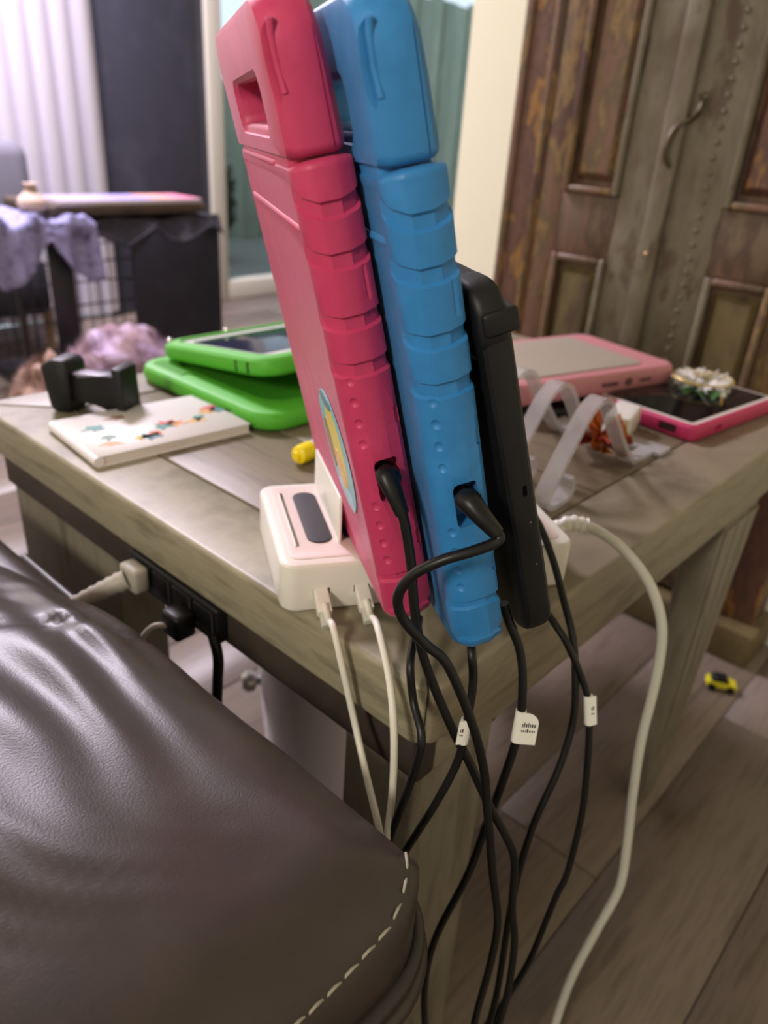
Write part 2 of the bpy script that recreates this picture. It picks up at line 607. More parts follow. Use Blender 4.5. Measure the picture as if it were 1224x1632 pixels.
# ---------------------------------------------------------------- armoire
def build_armoire():
    def wood(name, c, v, s=9):
        return mat(name, c, 0.5, var=v, scale=s * 1.7, stretch=(1, 1, 0.4), bump=0.5, bscale=26, detail=8, tight=0.24)
    brown = wood('weathered_brown', (96, 76, 60), [(112, 84, 66), (78, 60, 48), (108, 92, 70)])
    orange = wood('orange_worn_wood', (92, 66, 56), [(112, 78, 64), (82, 58, 54), (158, 114, 54), (118, 84, 58)], 11)
    red = wood('red_worn_wood', (108, 78, 62), [(118, 86, 68), (92, 76, 54), (134, 106, 64), (84, 58, 50)], 10)
    green = wood('grey_green_worn_wood', (92, 80, 62), [(108, 98, 80), (118, 110, 92), (82, 66, 52)], 8)
    olive = wood('olive_worn_wood', (98, 86, 58), [(112, 98, 64), (84, 70, 52)], 8)
    XF = 1.0
    a = empty('armoire', (XF, 0.352, 0))
    tag(a, 'weathered carved wooden armoire with peeling brown and ochre paint', 'armoire')
    D = 0.085

    def b(name, y0, y1, z0, z1, x0, x1, m, par=a, bev=0.003):
        bm = NB()
        box(bm, x0, x1, y0, y1, z0, z1)
        return obj(name, bm, m, par, bevel=bev)
    H = 1.75
    b('carcass', -0.315, 0.315, 0.06, H, 0.03, D, brown)
    b('side_post', 0.243, 0.315, 0.06, H, 0.0, 0.03, orange, bev=0.006)
    b('side_post', -0.315, -0.243, 0.06, H, 0.0, 0.03, orange, bev=0.006)
    b('post_bead', 0.248, 0.26, 0.06, H, -0.006, 0.0, red, bev=0.003)
    b('post_bead', -0.26, -0.248, 0.06, H, -0.006, 0.0, red, bev=0.003)
    b('edge_bead', 0.303, 0.318, 0.06, H, -0.005, 0.0, red, bev=0.003)
    b('plinth', -0.335, 0.335, 0.0, 0.07, -0.03, D, olive, bev=0.008)
    b('cornice', -0.345, 0.345, H, H + 0.06, -0.04, D, brown, bev=0.01)
    b('centre_stile', -0.004, 0.030, 0.07, H, -0.016, 0.0, green, bev=0.004)

    for sgn, lab in ((1, 'door'), (-1, 'door')):
        dr = b('door', min(0, sgn * 0.243), max(0, sgn * 0.243), 0.075, H - 0.01, 0.012, 0.03, brown)
        def s(name, ya, yb, z0, z1, x0, x1, m, bev=0.003):
            ya, yb = ya * sgn, yb * sgn
            return b(name, min(ya, yb), max(ya, yb), z0, z1, x0, x1, m, dr, bev)
        s('stile', 0.004 if sgn > 0 else 0.0, 0.088, 0.08, H - 0.012, -0.002, 0.014, green)
        s('stile', 0.195, 0.240, 0.08, H - 0.012, -0.002, 0.014, red)
        s('rail', 0.088, 0.195, 0.634, 0.735, -0.002, 0.014, brown)
        s('rail', 0.088, 0.195, 0.08, 0.19, -0.002, 0.014, brown)
        s('rail', 0.088, 0.195, H - 0.13, H - 0.012, -0.002, 0.014, brown)
        # mouldings round the panel openings
        for (z0, z1) in ((0.735, H - 0.13), (0.19, 0.634)):
            s('moulding', 0.088, 0.100, z0, z1, -0.010, 0.006, green, 0.004)
            s('moulding', 0.183, 0.195, z0, z1, -0.010, 0.006, red, 0.004)
            s('moulding', 0.100, 0.183, z0, z0 + 0.012, -0.010, 0.006, red, 0.004)
            s('moulding', 0.100, 0.183, z1 - 0.012, z1, -0.010, 0.006, brown, 0.004)
            # raised and fielded panel
            ya, yb = 0.112 * sgn, 0.171 * sgn
            y0, y1 = min(ya, yb), max(ya, yb)
            bm = NB()
            zz0, zz1 = z0 + 0.03, z1 - 0.03
            i = 0.012
            lo = [(y0 - i + 0.003, zz0 - i + 0.003), (y1 + i - 0.003, zz0 - i + 0.003), (y1 + i - 0.003, zz1 + i - 0.003), (y0 - i + 0.003, zz1 + i - 0.003)]
            hi = [(y0 + i * .3, zz0 + i * .3), (y1 - i * .3, zz0 + i * .3), (y1 - i * .3, zz1 - i * .3), (y0 + i * .3, zz1 - i * .3)]
            v0 = [bm.verts.new((0.012, u, v)) for u, v in lo]
            v1 = [bm.verts.new((-0.003, u, v)) for u, v in hi]
            bm.faces.new(v0)
            bm.faces.new(v1[::-1])
            for k in range(4):
                bm.faces.new((v0[k], v0[(k + 1) % 4], v1[(k + 1) % 4], v1[k]))
            obj('panel', bm, (red if z0 > 0.5 else olive) if sgn > 0 else (orange if z0 > 0.5 else olive), dr)
        if sgn < 0:
            # beaded strip on the right leaf
            for k in range(64):
                bm2 = None
                zz = 0.30 + k * 0.021
                if k == 0:
                    bm2 = NB()
                    bmesh.ops.create_icosphere(bm2, subdivisions=1, radius=0.0055)
                    bead = obj('bead', bm2, green, dr, smooth=60)
                    bme = bead.data
                else:
                    bead = link('bead', bme, None, dr)
                bead.location = (-0.002, -0.055, zz)
            # wrought iron pull
            bm = NB()
            tube(bm, catmull([(-0.004, -0.020, 0.885), (-0.014, -0.022, 0.868), (-0.008, -0.008, 0.855), (-0.018, 0.006, 0.842),
                              (-0.026, 0.012, 0.822), (-0.024, 0.012, 0.800), (-0.012, 0.004, 0.785), (-0.004, 0.006, 0.772)], 5),
                 [0.003 + 0.002 * math.sin(math.pi * i / 35) for i in range(36)], 8)
            obj('handle', bm, mat('worn_iron', (92, 80, 64), 0.4, metal=0.5), dr, smooth=50)
            bm = NB()
            lathe(bm, [(0.007, 0), (0.007, 0.003), (0.004, 0.005)], 12, Matrix.Translation((-0.002, -0.020, 0.885)) @ Matrix.Rotation(math.radians(-90), 4, 'Y'))
            obj('handle_rosette', bm, MATS['worn_iron'], dr, smooth=40)
            bm = NB()
            lathe(bm, [(0.004, 0), (0.004, 0.004), (0.002, 0.006)], 10, Matrix.Translation((-0.016, 0.012, 0.655)) @ Matrix.Rotation(math.radians(-90), 4, 'Y'))
            obj('nail_head', bm, mat('brass_nail', (176, 150, 110), 0.3, metal=0.6), dr, smooth=40)


build_armoire()


# ---------------------------------------------------------------- table
TZ, TB = 0.53, 0.485
TL, TW = 0.78, 0.62        # x length, y width


def build_table():
    t = empty('wooden_table', (0, 0, 0))
    tag(t, 'grey washed wooden side table with plank top and square legs', 'table')
    bw = 0.072
    # core
    bm = NB()
    box(bm, 0.02, TL - 0.02, 0.02, TW - 0.02, TB + 0.002, TZ - 0.012)
    obj('top_core', bm, M_apron, t)

    def board(poly, m, bev):
        bm = NB()
        prism(bm, poly, 'z', TB, TZ)
        return obj('border_board', bm, m, t, bevel=bev, seg=4)
    g = 0.0006
    cr = 0.012
    board([(0, cr), (cr * .3, cr * .3), (bw, bw), (bw, TW - bw), (0, TW)], M_tside, 0.006)
    board([(cr, 0), (TL, 0), (TL - bw, bw), (bw + g, bw), (cr * .3 + g, cr * .3)], M_tableb, 0.006)
    board([(TL, 0), (TL, TW), (TL - bw, TW - bw), (TL - bw, bw)], M_tableb, 0.006)
    board([(0, TW), (bw, TW - bw), (TL - bw, TW - bw), (TL, TW)], M_tableb, 0.006)
    n = 5
    w = (TL - 2 * bw) / n
    for i in range(n):
        bm = NB()
        box(bm, bw + i * w + 0.0008, bw + (i + 1) * w - 0.0008, bw + 0.0008, TW - bw - 0.0008, TZ - 0.03, TZ - 0.0006)
        obj('top_plank', bm, M_table, t, bevel=0.002, seg=2)
    # apron boards
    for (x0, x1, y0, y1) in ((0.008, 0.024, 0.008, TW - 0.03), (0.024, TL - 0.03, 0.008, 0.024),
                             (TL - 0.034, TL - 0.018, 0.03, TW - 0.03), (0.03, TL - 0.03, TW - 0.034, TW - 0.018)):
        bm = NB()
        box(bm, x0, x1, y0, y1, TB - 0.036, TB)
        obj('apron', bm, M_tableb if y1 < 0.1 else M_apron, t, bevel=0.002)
    # legs (front, left, right, far) with fluted faces
    for (x0, x1, y0, y1, bx, by) in ((0.012, 0.098, 0.012, 0.076, .098, .076), (0.012, 0.060, 0.376, 0.585, .06, .376), (0.545, 0.660, 0.012, 0.060, 0.588, 0.028), (0.545, 0.660, 0.560, 0.608, 0.588, 0.592)):
        # right-hand legs taper toward the foot
        ya0, ya1 = (y0, by) if by > y0 and y0 < 0.1 else (by, y1)
        def at_zf(f):
            return (x0, bx + (x1 - bx) * f, ya0 + (y0 - ya0) * f, ya1 + (y1 - ya1) * f)
        bm = NB()
        vs = box(bm, x0, x1, y0, y1, 0.0, TB)
        for v in vs:
            if v.co.z < 0.01:
                v.co.x = bx if v.co.x > (x0 + x1) / 2 else x0
                v.co.y = (ya1 if v.co.y > (y0 + y1) / 2 else ya0)
        lg = obj('leg', bm, M_leg, t, bevel=0.003)
        if x0 > 0.3 and y0 < 0.1:
            for k in range(3):
                bm = NB()
                vs = box(bm, 0, 1, y0 - 0.003, y0, 0.10, TB - 0.05)
                for v in vs:
                    a_ = at_zf(v.co.z / TB)
                    ww = (a_[1] - a_[0]) / 3
                    v.co.x = a_[0] + ww * k + 0.003 + v.co.x * (ww - 0.006)
                obj('leg_flute', bm, M_leg, lg, bevel=0.0014)
        bm = NB()
        box(bm, x0 + 0.004, bx - 0.004, ya0 + 0.003, ya1 - 0.003, -0.0, 0.004)
        obj('foot_pad', bm, M_black, lg)
    # corner brackets under the top
    for (x0, x1, yy) in ((0.098, 0.17, 0.012), (0.47, 0.545, 0.012)):
        bm = NB()
        hi = TB
        tri = [(x0, hi), (x1, hi), (x0 if x0 < 0.3 else x1, hi - 0.045)]
        prism(bm, tri, 'y', yy, yy + 0.03)
        obj('corner_bracket', bm, M_apron, t, bevel=0.001)


build_table()


# ---------------------------------------------------------------- leather sofa arm
def build_sofa():
    s = empty('leather_sofa', (-0.2, 0.2, 0))
    tag(s, 'dark brown leather sofa arm with pale stitching beside the table', 'sofa')
    inv = Matrix.Translation((0.2, -0.2, 0))
    x0, x1, y0, y1 = -0.40, -0.052, -0.066, 0.80
    cx, cy = (x0 + x1) / 2, (y0 + y1) / 2
    hx, hy = (x1 - x0) / 2, (y1 - y0) / 2
    zt, zb = 0.512, 0.33
    r = 0.048
    nx, ny = 70, 150

    def ztop(x, y):
        u = (x - cx) / hx
        v = (y - y0)
        z = zt - 0.004 + 0.030 * (1 - u * u) * (1 - (1 - min(1, v / 0.22)) ** 2)
        # falls away toward the back past the cross seam
        sy = 0.182 - 0.5 * (x - x1)
        d = y - sy
        if d > 0:
            z -= 0.15 * d + 0.06 * min(d, 0.3)
        z -= 0.005 * math.exp(-(d / 0.007) ** 2)
        # puckers running off the seam and soft wrinkles
        k = math.exp(-((y - sy) / 0.12) ** 2)
        z += 0.0016 * max(0, noise.noise(Vector((x * 9, y * 9, 6)))) * math.sin(x * 260 + y * 210 + 6 * noise.noise(Vector((x * 14, y * 14, 1))))
        z += 0.0045 * k * math.sin(x * 170 + 3 * noise.noise(Vector((x * 9, y * 9, 0)))) * (0.6 + noise.noise(Vector((x * 14, y * 6, 2))))
        z += 0.006 * noise.noise(Vector((x * 7, y * 5, 1.3)))
        q = Vector((x * 22 + y * 10, y * 9 - x * 4, 4.1))
        z += 0.0060 * noise.noise(q) * (0.4 + 1.2 * max(0, noise.noise(Vector((x * 5, y * 5, 9)))))
        return z

    bm = NB()
    # ring-wise: sheet wrapping top and the four sides
    grid = []
    def side(t, h):      # rounding: distance from edge -> horizontal & drop
        return t
    us = []
    m = 12
    # parameter along x: side wall, shoulder arc, flat, shoulder arc, side wall
    def prof(lo, hi, nflat):
        out = [(lo, -0.16), (lo, -0.10)]
        for k in range(m + 1):
            a = math.pi / 2 * k / m
            out.append((lo + r * (1 - math.cos(a)), -r * (1 - math.sin(a))))
        for k in range(1, nflat):
            out.append((lo + r + (hi - lo - 2 * r) * k / nflat, 0))
        for k in range(m + 1):
            a = math.pi / 2 * (1 - k / m)
            out.append((hi - r * (1 - math.cos(a)), -r * (1 - math.sin(a))))
        out += [(hi, -0.10), (hi, -0.16)]
        return out
    PX = prof(x0, x1, 60)
    PY = prof(y0, y1, 130)
    for (xx, dx) in PX:
        row = []
        for (yy, dy) in PY:
            # round plan corners
            ex = max(0, r - (x1 - xx), r - (xx - x0))
            ey = max(0, r - (y1 - yy), r - (yy - y0))
            x, y = xx, yy
            L = math.hypot(ex, ey)
            if L > r and ex > 0 and ey > 0:
                f = r / L
                sx = 1 if xx > cx else -1
                sy = 1 if yy > cy else -1
                x = xx - sx * ex * (1 - f)
                y = yy - sy * ey * (1 - f)
            z = ztop(x, y) + min(dx, dy)
            row.append(bm.verts.new((x, y, z)))
        grid.append(row)
    for i in range(len(PX) - 1):
        for j in range(len(PY) - 1):
            bm.faces.new((grid[i][j], grid[i + 1][j], grid[i + 1][j + 1], grid[i][j + 1]))
    from mathutils.bvhtree import BVHTree
    bmesh.ops.recalc_face_normals(bm, faces=bm.faces)
    bvh = BVHTree.FromBMesh(bm)
    bmesh.ops.transform(bm, matrix=inv, verts=bm.verts)
    obj('arm_cushion', bm, M_leather, s, smooth=80)

    # body of the arm under the cushion, front panel bulging a little
    bm = NB()
    rslab(bm, hx - 0.006, hy - 0.004, 0.03, 0.02, 0.475, 0.02, m=inv @ Matrix.Translation((cx, cy, 0)))
    obj('arm_body', bm, M_leather, s, smooth=60)
    # piping round the end, just under the stitched shoulder
    def plan(off, z, ys=0.42):
        out = []
        rr = r + off
        if ys > 0.2:
            out.append((x1 + off, ys, z))
            out.append((x1 + off, 0.2, z))
            out.append((x1 + off, y0 + r + 0.02, z))
        for k in range(9):
            a = -math.pi / 2 * k / 8
            out.append((x1 - r + rr * math.cos(a), y0 + r + rr * math.sin(a), z))
        for k in range(1, 8):
            out.append((x1 - r - (x1 - x0 - 2 * r) * k / 7, y0 - off, z))
        return out
    P = [inv @ Vector(p) for p in catmull(plan(0.001, zt - 0.062), 4)]
    bm = NB()
    tube(bm, P, 0.0055, 8)
    obj('piping', bm, M_leatherd, s, smooth=60)
    P = [inv @ Vector(p) for p in catmull(plan(0.002, zt - 0.075), 4)]
    bm = NB()
    tube(bm, P, 0.007, 8)
    obj('piping', bm, M_leather, s, smooth=60)
    # stitches: one short thread each, along the end shoulder
    me = None
    path = []
    a0 = math.radians(24)
    zs = zt - r * (1 - math.sin(math.radians(30)))
    for p in catmull(plan(-0.0065, 0, -0.012), 8):
        path.append(Vector((p.x, p.y, 0)))
    acc, nxt = 0.0, 0.0
    n = 0
    for a, b_ in zip(path, path[1:]):
        seg = (b_ - a).length
        while nxt <= acc + seg and seg > 0:
            q = a.lerp(b_, (nxt - acc) / seg)
            d = (b_ - a).normalized()
            hit = bvh.ray_cast(Vector((q.x, q.y, 1.0)), Vector((0, 0, -1)))
            z = hit[0].z if hit[0] is not None else ztop(q.x, q.y) - 0.02
            if n < 3:
                n += 1
                nxt += 0.0105
                continue
            if me is None:
                bm = NB()
                tube(bm, [(-0.0042, 0, -0.0008), (-0.0036, 0, 0.0004), (0, 0, 0.0008), (0.0036, 0, 0.0004), (0.0042, 0, -0.0008)],
                     [0.0004, 0.0007, 0.0008, 0.0007, 0.0004], 6)
                st = obj('stitch', bm, M_thread, s, smooth=60)
                me = st.data
            else:
                st = link('stitch', me, None, s)
            st.location = inv @ Vector((q.x, q.y, z))
            st.rotation_euler = (0, 0, math.atan2(d.y, d.x))
            nxt += 0.0105
            n += 1
        acc += seg
    # seat beyond the arm (below the frame)
    bm = NB()
    rslab(bm, 0.30, 0.42, 0.06, 0.06, 0.40, 0.04, m=inv @ Matrix.Translation((-0.71, 0.40, 0)))
    obj('seat_cushion', bm, M_leather, s, smooth=60)


build_sofa()

# ---------------------------------------------------------------- charging dock
A32 = math.radians(32.0)
TD = Vector((math.sin(A32), math.cos(A32), 0))     # away from the viewer
ND = Vector((math.cos(A32), -math.sin(A32), 0))    # to the right
P0 = at_z(448, 980, TZ)
DH = 0.035


def build_dock():
    # local x along ND, y along TD
    d = empty('charging_dock', matrix=frame_matrix(P0, ND, TD, UPZ))
    tag(d, 'white multi device charging station standing at the table corner', 'charging station')
    W, D = 0.205, 0.122
    bm = NB()
    rslab(bm, W / 2, D / 2, 0.011, 0.0, DH, 0.0035, m=Matrix.Translation((W / 2, D / 2, 0)))
    body = obj('body', bm, M_white, d, smooth=40)
    cb = NB()
    slots = [0.0155, 0.030]
    box(cb, 0.0135, 0.0158, 0.024, 0.104, DH - 0.006, DH + 0.01)
    # usb ports on the front face
    for k in range(6):
        xx = 0.026 + k * 0.0265
        box(cb, xx - 0.0055, xx + 0.0055, -0.01, 0.008, 0.012, 0.0175)
    # slots for the standing devices
    boolean_cut(body, cb)
    bm = NB()
    rslab(bm, W / 2 - 0.008, D / 2 - 0.008, 0.006, DH - 0.0004, DH + 0.0006, 0.0004, m=Matrix.Translation((W / 2, D / 2, 0)))
    pl = obj('top_plate', bm, M_plate, d, smooth=40)
    cb = NB()
    box(cb, 0.0135, 0.0158, 0.024, 0.104, DH - 0.006, DH + 0.01)
    boolean_cut(pl, cb)
    bm = NB()
    rslab(bm, 0.0085, 0.038, 0.0082, DH + 0.0004, DH + 0.0016, 0.0006, m=Matrix.Translation((0.0305, 0.064, 0)), corner=8)
    obj('rubber_pad', bm, M_padm, d, smooth=40)
    bm = NB()
    box(bm, 0.0125, 0.0136, 0.0235, 0.1045, DH + 0.0002, DH + 0.0018)
    obj('slot_lip', bm, M_white, d, bevel=0.0004)
    # left divider upright, the others lean with the tablets
    bm = NB()
    rslab(bm, 0.043, 0.017, 0.003, -0.0011, 0.0011, 0.0008, axis='x', m=Matrix.Translation((0.0425, 0.068, DH + 0.016)))
    obj('divider', bm, M_white, d, smooth=40)
    bm = NB()
    box(bm, 0.047, 0.053, 0.03, 0.10, DH, DH + 0.0015)
    obj('divider_foot', bm, M_padm, d, bevel=0.0005)
    bm = NB()
    rslab(bm, 0.043, 0.017, 0.003, -0.0011, 0.0011, 0.0008, axis='x', m=Matrix.Translation((0.176, 0.068, DH + 0.016)))
    obj('divider', bm, M_white, d, smooth=40)
    return d


build_dock()
DTOP = TZ + DH


# ---------------------------------------------------------------- tablets standing in the dock
def tab_matrix(px, py, lean, z=DTOP):
    th = math.radians(lean)
    Vv = UPZ * math.cos(th) - ND * math.sin(th)
    Mm = ND * math.cos(th) + UPZ * math.sin(th)
    return frame_matrix(at_z(px, py, z + 0.002) - TD * 0.008, TD, -Mm, Vv)


CW, CHH = 0.205, 0.2390     # case depth (local x) and body height (local z)
GROOVES = [(0.2228, 0.2165), (0.2022, 0.1955), (0.1752, 0.1690), (0.1540, 0.1475), (0.0372, 0.0330), (0.0165, 0.0130)]


def build_case(name, mx, m, label, sticker):
    c = empty(name, matrix=mx)
    tag(c, label, 'tablet', 'chunky foam tablet cases in the dock')
    hw, hh = CW / 2, CHH / 2
    ex = []
    for a, b_ in sorted([(b2, a2) for a2, b2 in GROOVES]):
        if a > 0.022 and b_ < 0.235:
            ex += [a - 0.0006, a + 0.0006, b_ - 0.0006, b_ + 0.0006]
    ex = sorted(ex)
    # left (back) face is +y; the section is faceted
    prof = [(0.020, 0.0125), (0.0125, 0.0134), (0.0085, 0.0132), (0.0045, 0.0112), (0.0012, 0.0070), (0.0, 0.0045), (0.0, -0.0045),
            (0.0008, -0.0062), (0.0024, -0.0108), (0.0045, -0.0128), (0.008, -0.0136), (0.013, -0.0136), (0.015, -0.0112)]
    bm = NB()
    rings = []
    for d, y in prof:
        ring = []
        for (u, v) in rrect(hw - d, hh - d, 0.015 - d * 0.6, 12, hw, hh, ex, 0.0035 - d * 0.2):
            g = 0.0
            if d < 0.012:
                for a, b_ in GROOVES:
                    if b_ < v < a:
                        g = 0.0016 if a > 0.03 else 0.0007
            if v > hh:
                v += 0.75 * d * (v - hh) / hh
            else:
                v -= 0.45 * d * (hh - v) / hh
            uu = u + g if u < hw else u - g
            yy = y - (0.0008 if g and y > 0.006 else 0) + (0.0008 if g and y < -0.006 else 0)
            ring.append(bm.verts.new((uu, yy, v)))
        rings.append(ring)
    n = len(rings[0])
    for a, b_ in zip(rings, rings[1:]):
        for i in range(n):
            bm.faces.new((a[i], a[(i + 1) % n], b_[(i + 1) % n], b_[i]))
    bm.faces.new(rings[0])
    bm.faces.new(rings[-1][::-1])
    body = obj('case_shell', bm, m, c, smooth=24)
    cb = NB()
    for z in (0.1465, 0.1360, 0.1252, 0.1142, 0.0795, 0.0683, 0.0575, 0.0467):
        vs = bmesh.ops.create_uvsphere(cb, u_segments=20, v_segments=14, radius=0.0035)['verts']
        bmesh.ops.transform(cb, matrix=Matrix.Translation((-0.0004, 0.0088, z)), verts=vs)
    rslab(cb, 0.0062, 0.0116, 0.003, -0.02, 0.012, 0.0004, axis='x', m=Matrix.Translation((0, -0.0015, 0.0930)))
    # slim button dent near the screen side, thin dents along the bezel edge
    rslab(cb, 0.0011, 0.0075, 0.001, -0.002, 0.0008, 0.0003, axis='x', m=Matrix.Translation((0.0012, -0.0087, 0.188)))
    for z in (0.125, 0.055):
        rslab(cb, 0.0016, 0.0045, 0.001, -0.002, 0.0014, 0.0003, axis='x', m=Matrix.Translation((0.0036, -0.0118, z)))
    boolean_cut(body, cb)
    # socket inside the port
    bm = NB()
    rslab(bm, 0.0020, 0.0052, 0.0018, 0.0085, 0.0118, 0.0003, axis='x', m=Matrix.Translation((0, -0.0015, 0.0985)))
    obj('charging_socket', bm, M_metal, c, smooth=40)
    # the tablet in the case
    bm = NB()
    rslab(bm, hw - 0.014, hh - 0.014, 0.014, -0.0124, -0.0108, 0.0004, axis='y', m=Matrix.Translation((hw, 0, hh)))
    obj('tablet_screen', bm, M_screen, c, smooth=40)
    # raised steps across the back
    for z, xa, xb in ((0.2125, 0.012, 0.190), (0.2370, 0.050, 0.190)):
        bm = NB()
        tube(bm, [(xa, 0.0105, z), (xa + 0.003, 0.0120, z), (xb - 0.003, 0.0120, z), (xb, 0.0105, z)], 0.0018, 10)
        obj('back_ridge', bm, m, c, smooth=60)
    # carrying handle: thick ring block over the body
    ho, hz = 0.1005, 0.0295
    oz = CHH + 0.0010 + hz
    outer = rrect(ho, hz, 0.004, 12, hw, oz, [oz], 0.020)
    inner = rrect(0.052, 0.0110, 0.008, 12, hw - 0.012, CHH + 0.0205, [CHH + 0.0205])
    prof = [(0.0, 0.0), (0.0, 0.0050), (0.0012, 0.0092), (0.0045, 0.0130), (0.0095, 0.0142)]
    bm = NB()
    rings = []
    full = []
    for d, y in prof:
        full.append((0, d, y))
    ip = [(0.0045, 0.0140), (0.0012, 0.0118), (0.0, 0.0085), (0.0, 0.0)]
    for d, y in ip:
        full.append((1, d, y))
    for d, y in [(0.0, -0.0085), (0.0012, -0.0110), (0.0045, -0.0118)]:
        full.append((1, d, y))
    for d, y in [(0.0095, -0.0120), (0.0045, -0.0112), (0.0012, -0.0085), (0.0, -0.0050)]:
        full.append((0, d, y))
    for which, d, y in full:
        ring = []
        for (ou, ov), (iu, iv) in zip(outer, inner):
            dv = Vector((iu - ou, iv - ov))
            L = dv.length
            dd = min(d, L * 0.42)
            p = Vector((ou, ov)) + dv * (dd / L) if which == 0 else Vector((iu, iv)) - dv * (dd / L)
            # thins a little toward the top on the screen side
            f = max(0, (p.y - CHH - 0.02) / 0.045)
            yy = y + (0.0035 * f if y < -0.004 else 0)
            ring.append(bm.verts.new((p.x, yy, p.y)))
        rings.append(ring)
    n = len(rings[0])
    k = len(rings)
    for q in range(k):
        a, b_ = rings[q], rings[(q + 1) % k]
        for i in range(n):
            bm.faces.new((a[i], a[(i + 1) % n], b_[(i + 1) % n], b_[i]))
    hd = obj('carry_handle', bm, m, c, smooth=40)
    cb = NB()
    tear = [(0.0045, 0.2592), (0.0062, 0.2625), (0.0072, 0.272), (0.0066, 0.2855), (0.0040, 0.2905), (0.0008, 0.2905), (0.0006, 0.284), (0.0022, 0.270)]
    prism(cb, tear, 'y', 0.0085, 0.03)
    box(cb, -0.01, 0.004, -0.0066, -0.0061, CHH + 0.003, CHH + 0.045)
    boolean_cut(hd, cb)
    bm = NB()
    tube(bm, [(0.0036, 0.0086, 0.2630), (0.0046, 0.0092, 0.2730), (0.0040, 0.0092, 0.2830), (0.0026, 0.0086, 0.2875)], 0.0015, 8)
    obj('stand_hinge', bm, m, c, smooth=60)
    # hinge web joining handle and body at the back
    bm = NB()
    box(bm, 0.0105, CW - 0.014, -0.0095, 0.0124, CHH - 0.016, CHH + 0.013)
    obj('handle_neck', bm, m, c, bevel=0.002)
    if sticker:
        def disc(nm, cx, cz, rx, rz, y, rgb, ang=0.0, n=40):
            bm = NB()
            pts = []
            for i in range(n):
                a = 2 * math.pi * i / n
                u, v = rx * math.cos(a), rz * math.sin(a)
                pts.append((cx + u * math.cos(ang) - v * math.sin(ang), cz + u * math.sin(ang) + v * math.cos(ang)))
            prism(bm, pts, 'y', y - 0.0004, y)
            return obj(nm, bm, mat('print_%d_%d_%d' % rgb, rgb, 0.35), None)
        base = disc('sticker', 0.0625, 0.0865, 0.0360, 0.0360, 0.01315, (128, 186, 204))
        base.parent = c
        for nm, a in (('printed_shape', (0.060, 0.090, 0.019, 0.026, 0.0133, (226, 206, 70))),
                      ('printed_shape', (0.083, 0.084, 0.009, 0.016, 0.0134, (150, 112, 62))),
                      ('printed_shape', (0.061, 0.076, 0.012, 0.012, 0.0135, (228, 176, 88))),
                      ('printed_shape', (0.060, 0.059, 0.020, 0.007, 0.0134, (178, 206, 226))),
                      ('printed_shape', (0.066, 0.116, 0.014, 0.004, 0.0134, (66, 118, 140)))):
            q = disc(nm, *a)
            q.parent = base
    return c


MXP = tab_matrix(655, 985, 14.0)
MXB = tab_matrix(765, 1030, 14.0)
MXK = tab_matrix(851, 1017, 17.1)
build_case('tablet_case', MXP, M_pink, 'hot pink foam tablet case with handle and round sticker, in the dock', True)
build_case('tablet_case', MXB, M_blue, 'bright blue foam tablet case with handle, between pink case and black tablet', False)


def build_black():
    c = empty('black_tablet', matrix=MXK)
    tag(c, 'slim black tablet in a matte case behind the blue one in the dock', 'tablet')
    hw, hh = 0.095, 0.0985
    bm = NB()
    rslab(bm, hw, hh, 0.026, -0.0105, 0.0045, 0.0042, axis='y', m=Matrix.Translation((hw, 0, hh)), corner=10)
    body = obj('case_shell', bm, M_black, c, smooth=35)
    cb = NB()
    rslab(cb, 0.0012, 0.003, 0.001, -0.003, 0.003, 0.0003, axis='x', m=Matrix.Translation((0, -0.0045, 0.098)))
    boolean_cut(body, cb)
    # corner bumper
    bm = NB()
    rslab(bm, 0.020, 0.018, 0.015, -0.0095, 0.0052, 0.004, axis='y', m=Matrix.Translation((0.0195, 0.0, 0.1800)), corner=8)
    obj('corner_bumper', bm, M_black, c, smooth=35)
    # clip round the screen edge
    bm = NB()
    rslab(bm, 0.0115, 0.0054, 0.002, -0.0134, 0.0030, 0.002, axis='y', m=Matrix.Translation((0.0095, 0, 0.1815)), corner=5)
    obj('edge_clip', bm, M_black, c, smooth=35)
    bm = NB()
    rslab(bm, hw - 0.01, hh - 0.01, 0.02, -0.0112, -0.0104, 0.0003, axis='y', m=Matrix.Translation((hw, 0, hh)))
    obj('tablet_screen', bm, M_screen, c, smooth=40)
    for z in (0.080, 0.0545):
        bm = NB()
        lathe(bm, [(0.0006, 0), (0.0004, 0.0005)], 8, Matrix.Translation((0.0003, -0.005, z)) @ Matrix.Rotation(math.radians(-90), 4, 'Y'))
        obj('rivet', bm, M_metal, c)


build_black()

# ---------------------------------------------------------------- cables
CR = 0.0026


def cable(name, label, pts, r, m, group=None, cat='cable', sub=6, n=10):
    e = empty(name, pts[-1])
    tag(e, label, cat, group)
    inv = Matrix.Translation(-Vector(pts[-1]))
    bm = NB()
    tube(bm, [inv @ p for p in catmull(pts, sub)], r, n)
    obj('cord', bm, m, e, smooth=60)
    return e, inv


def H(l, hd=None):
    return [at_h(px, py, h) for px, py, h in l]


GB = 'black charging cables hanging at the table corner'


def plug(e, inv, pts, rs, m=M_rubber, flat=0.72, upv=None, nm='plug'):
    bm = NB()
    P = [inv @ p for p in catmull(pts, 4)]
    k = len(rs) - 1
    rr = []
    for i in range(len(P)):
        t = i / (len(P) - 1) * k
        a = min(int(t), k - 1)
        rr.append(rs[a] + (rs[a + 1] - rs[a]) * (t - a))
    tube(bm, P, rr, 14, flat, upv)
    return obj(nm, bm, m, e, smooth=50)


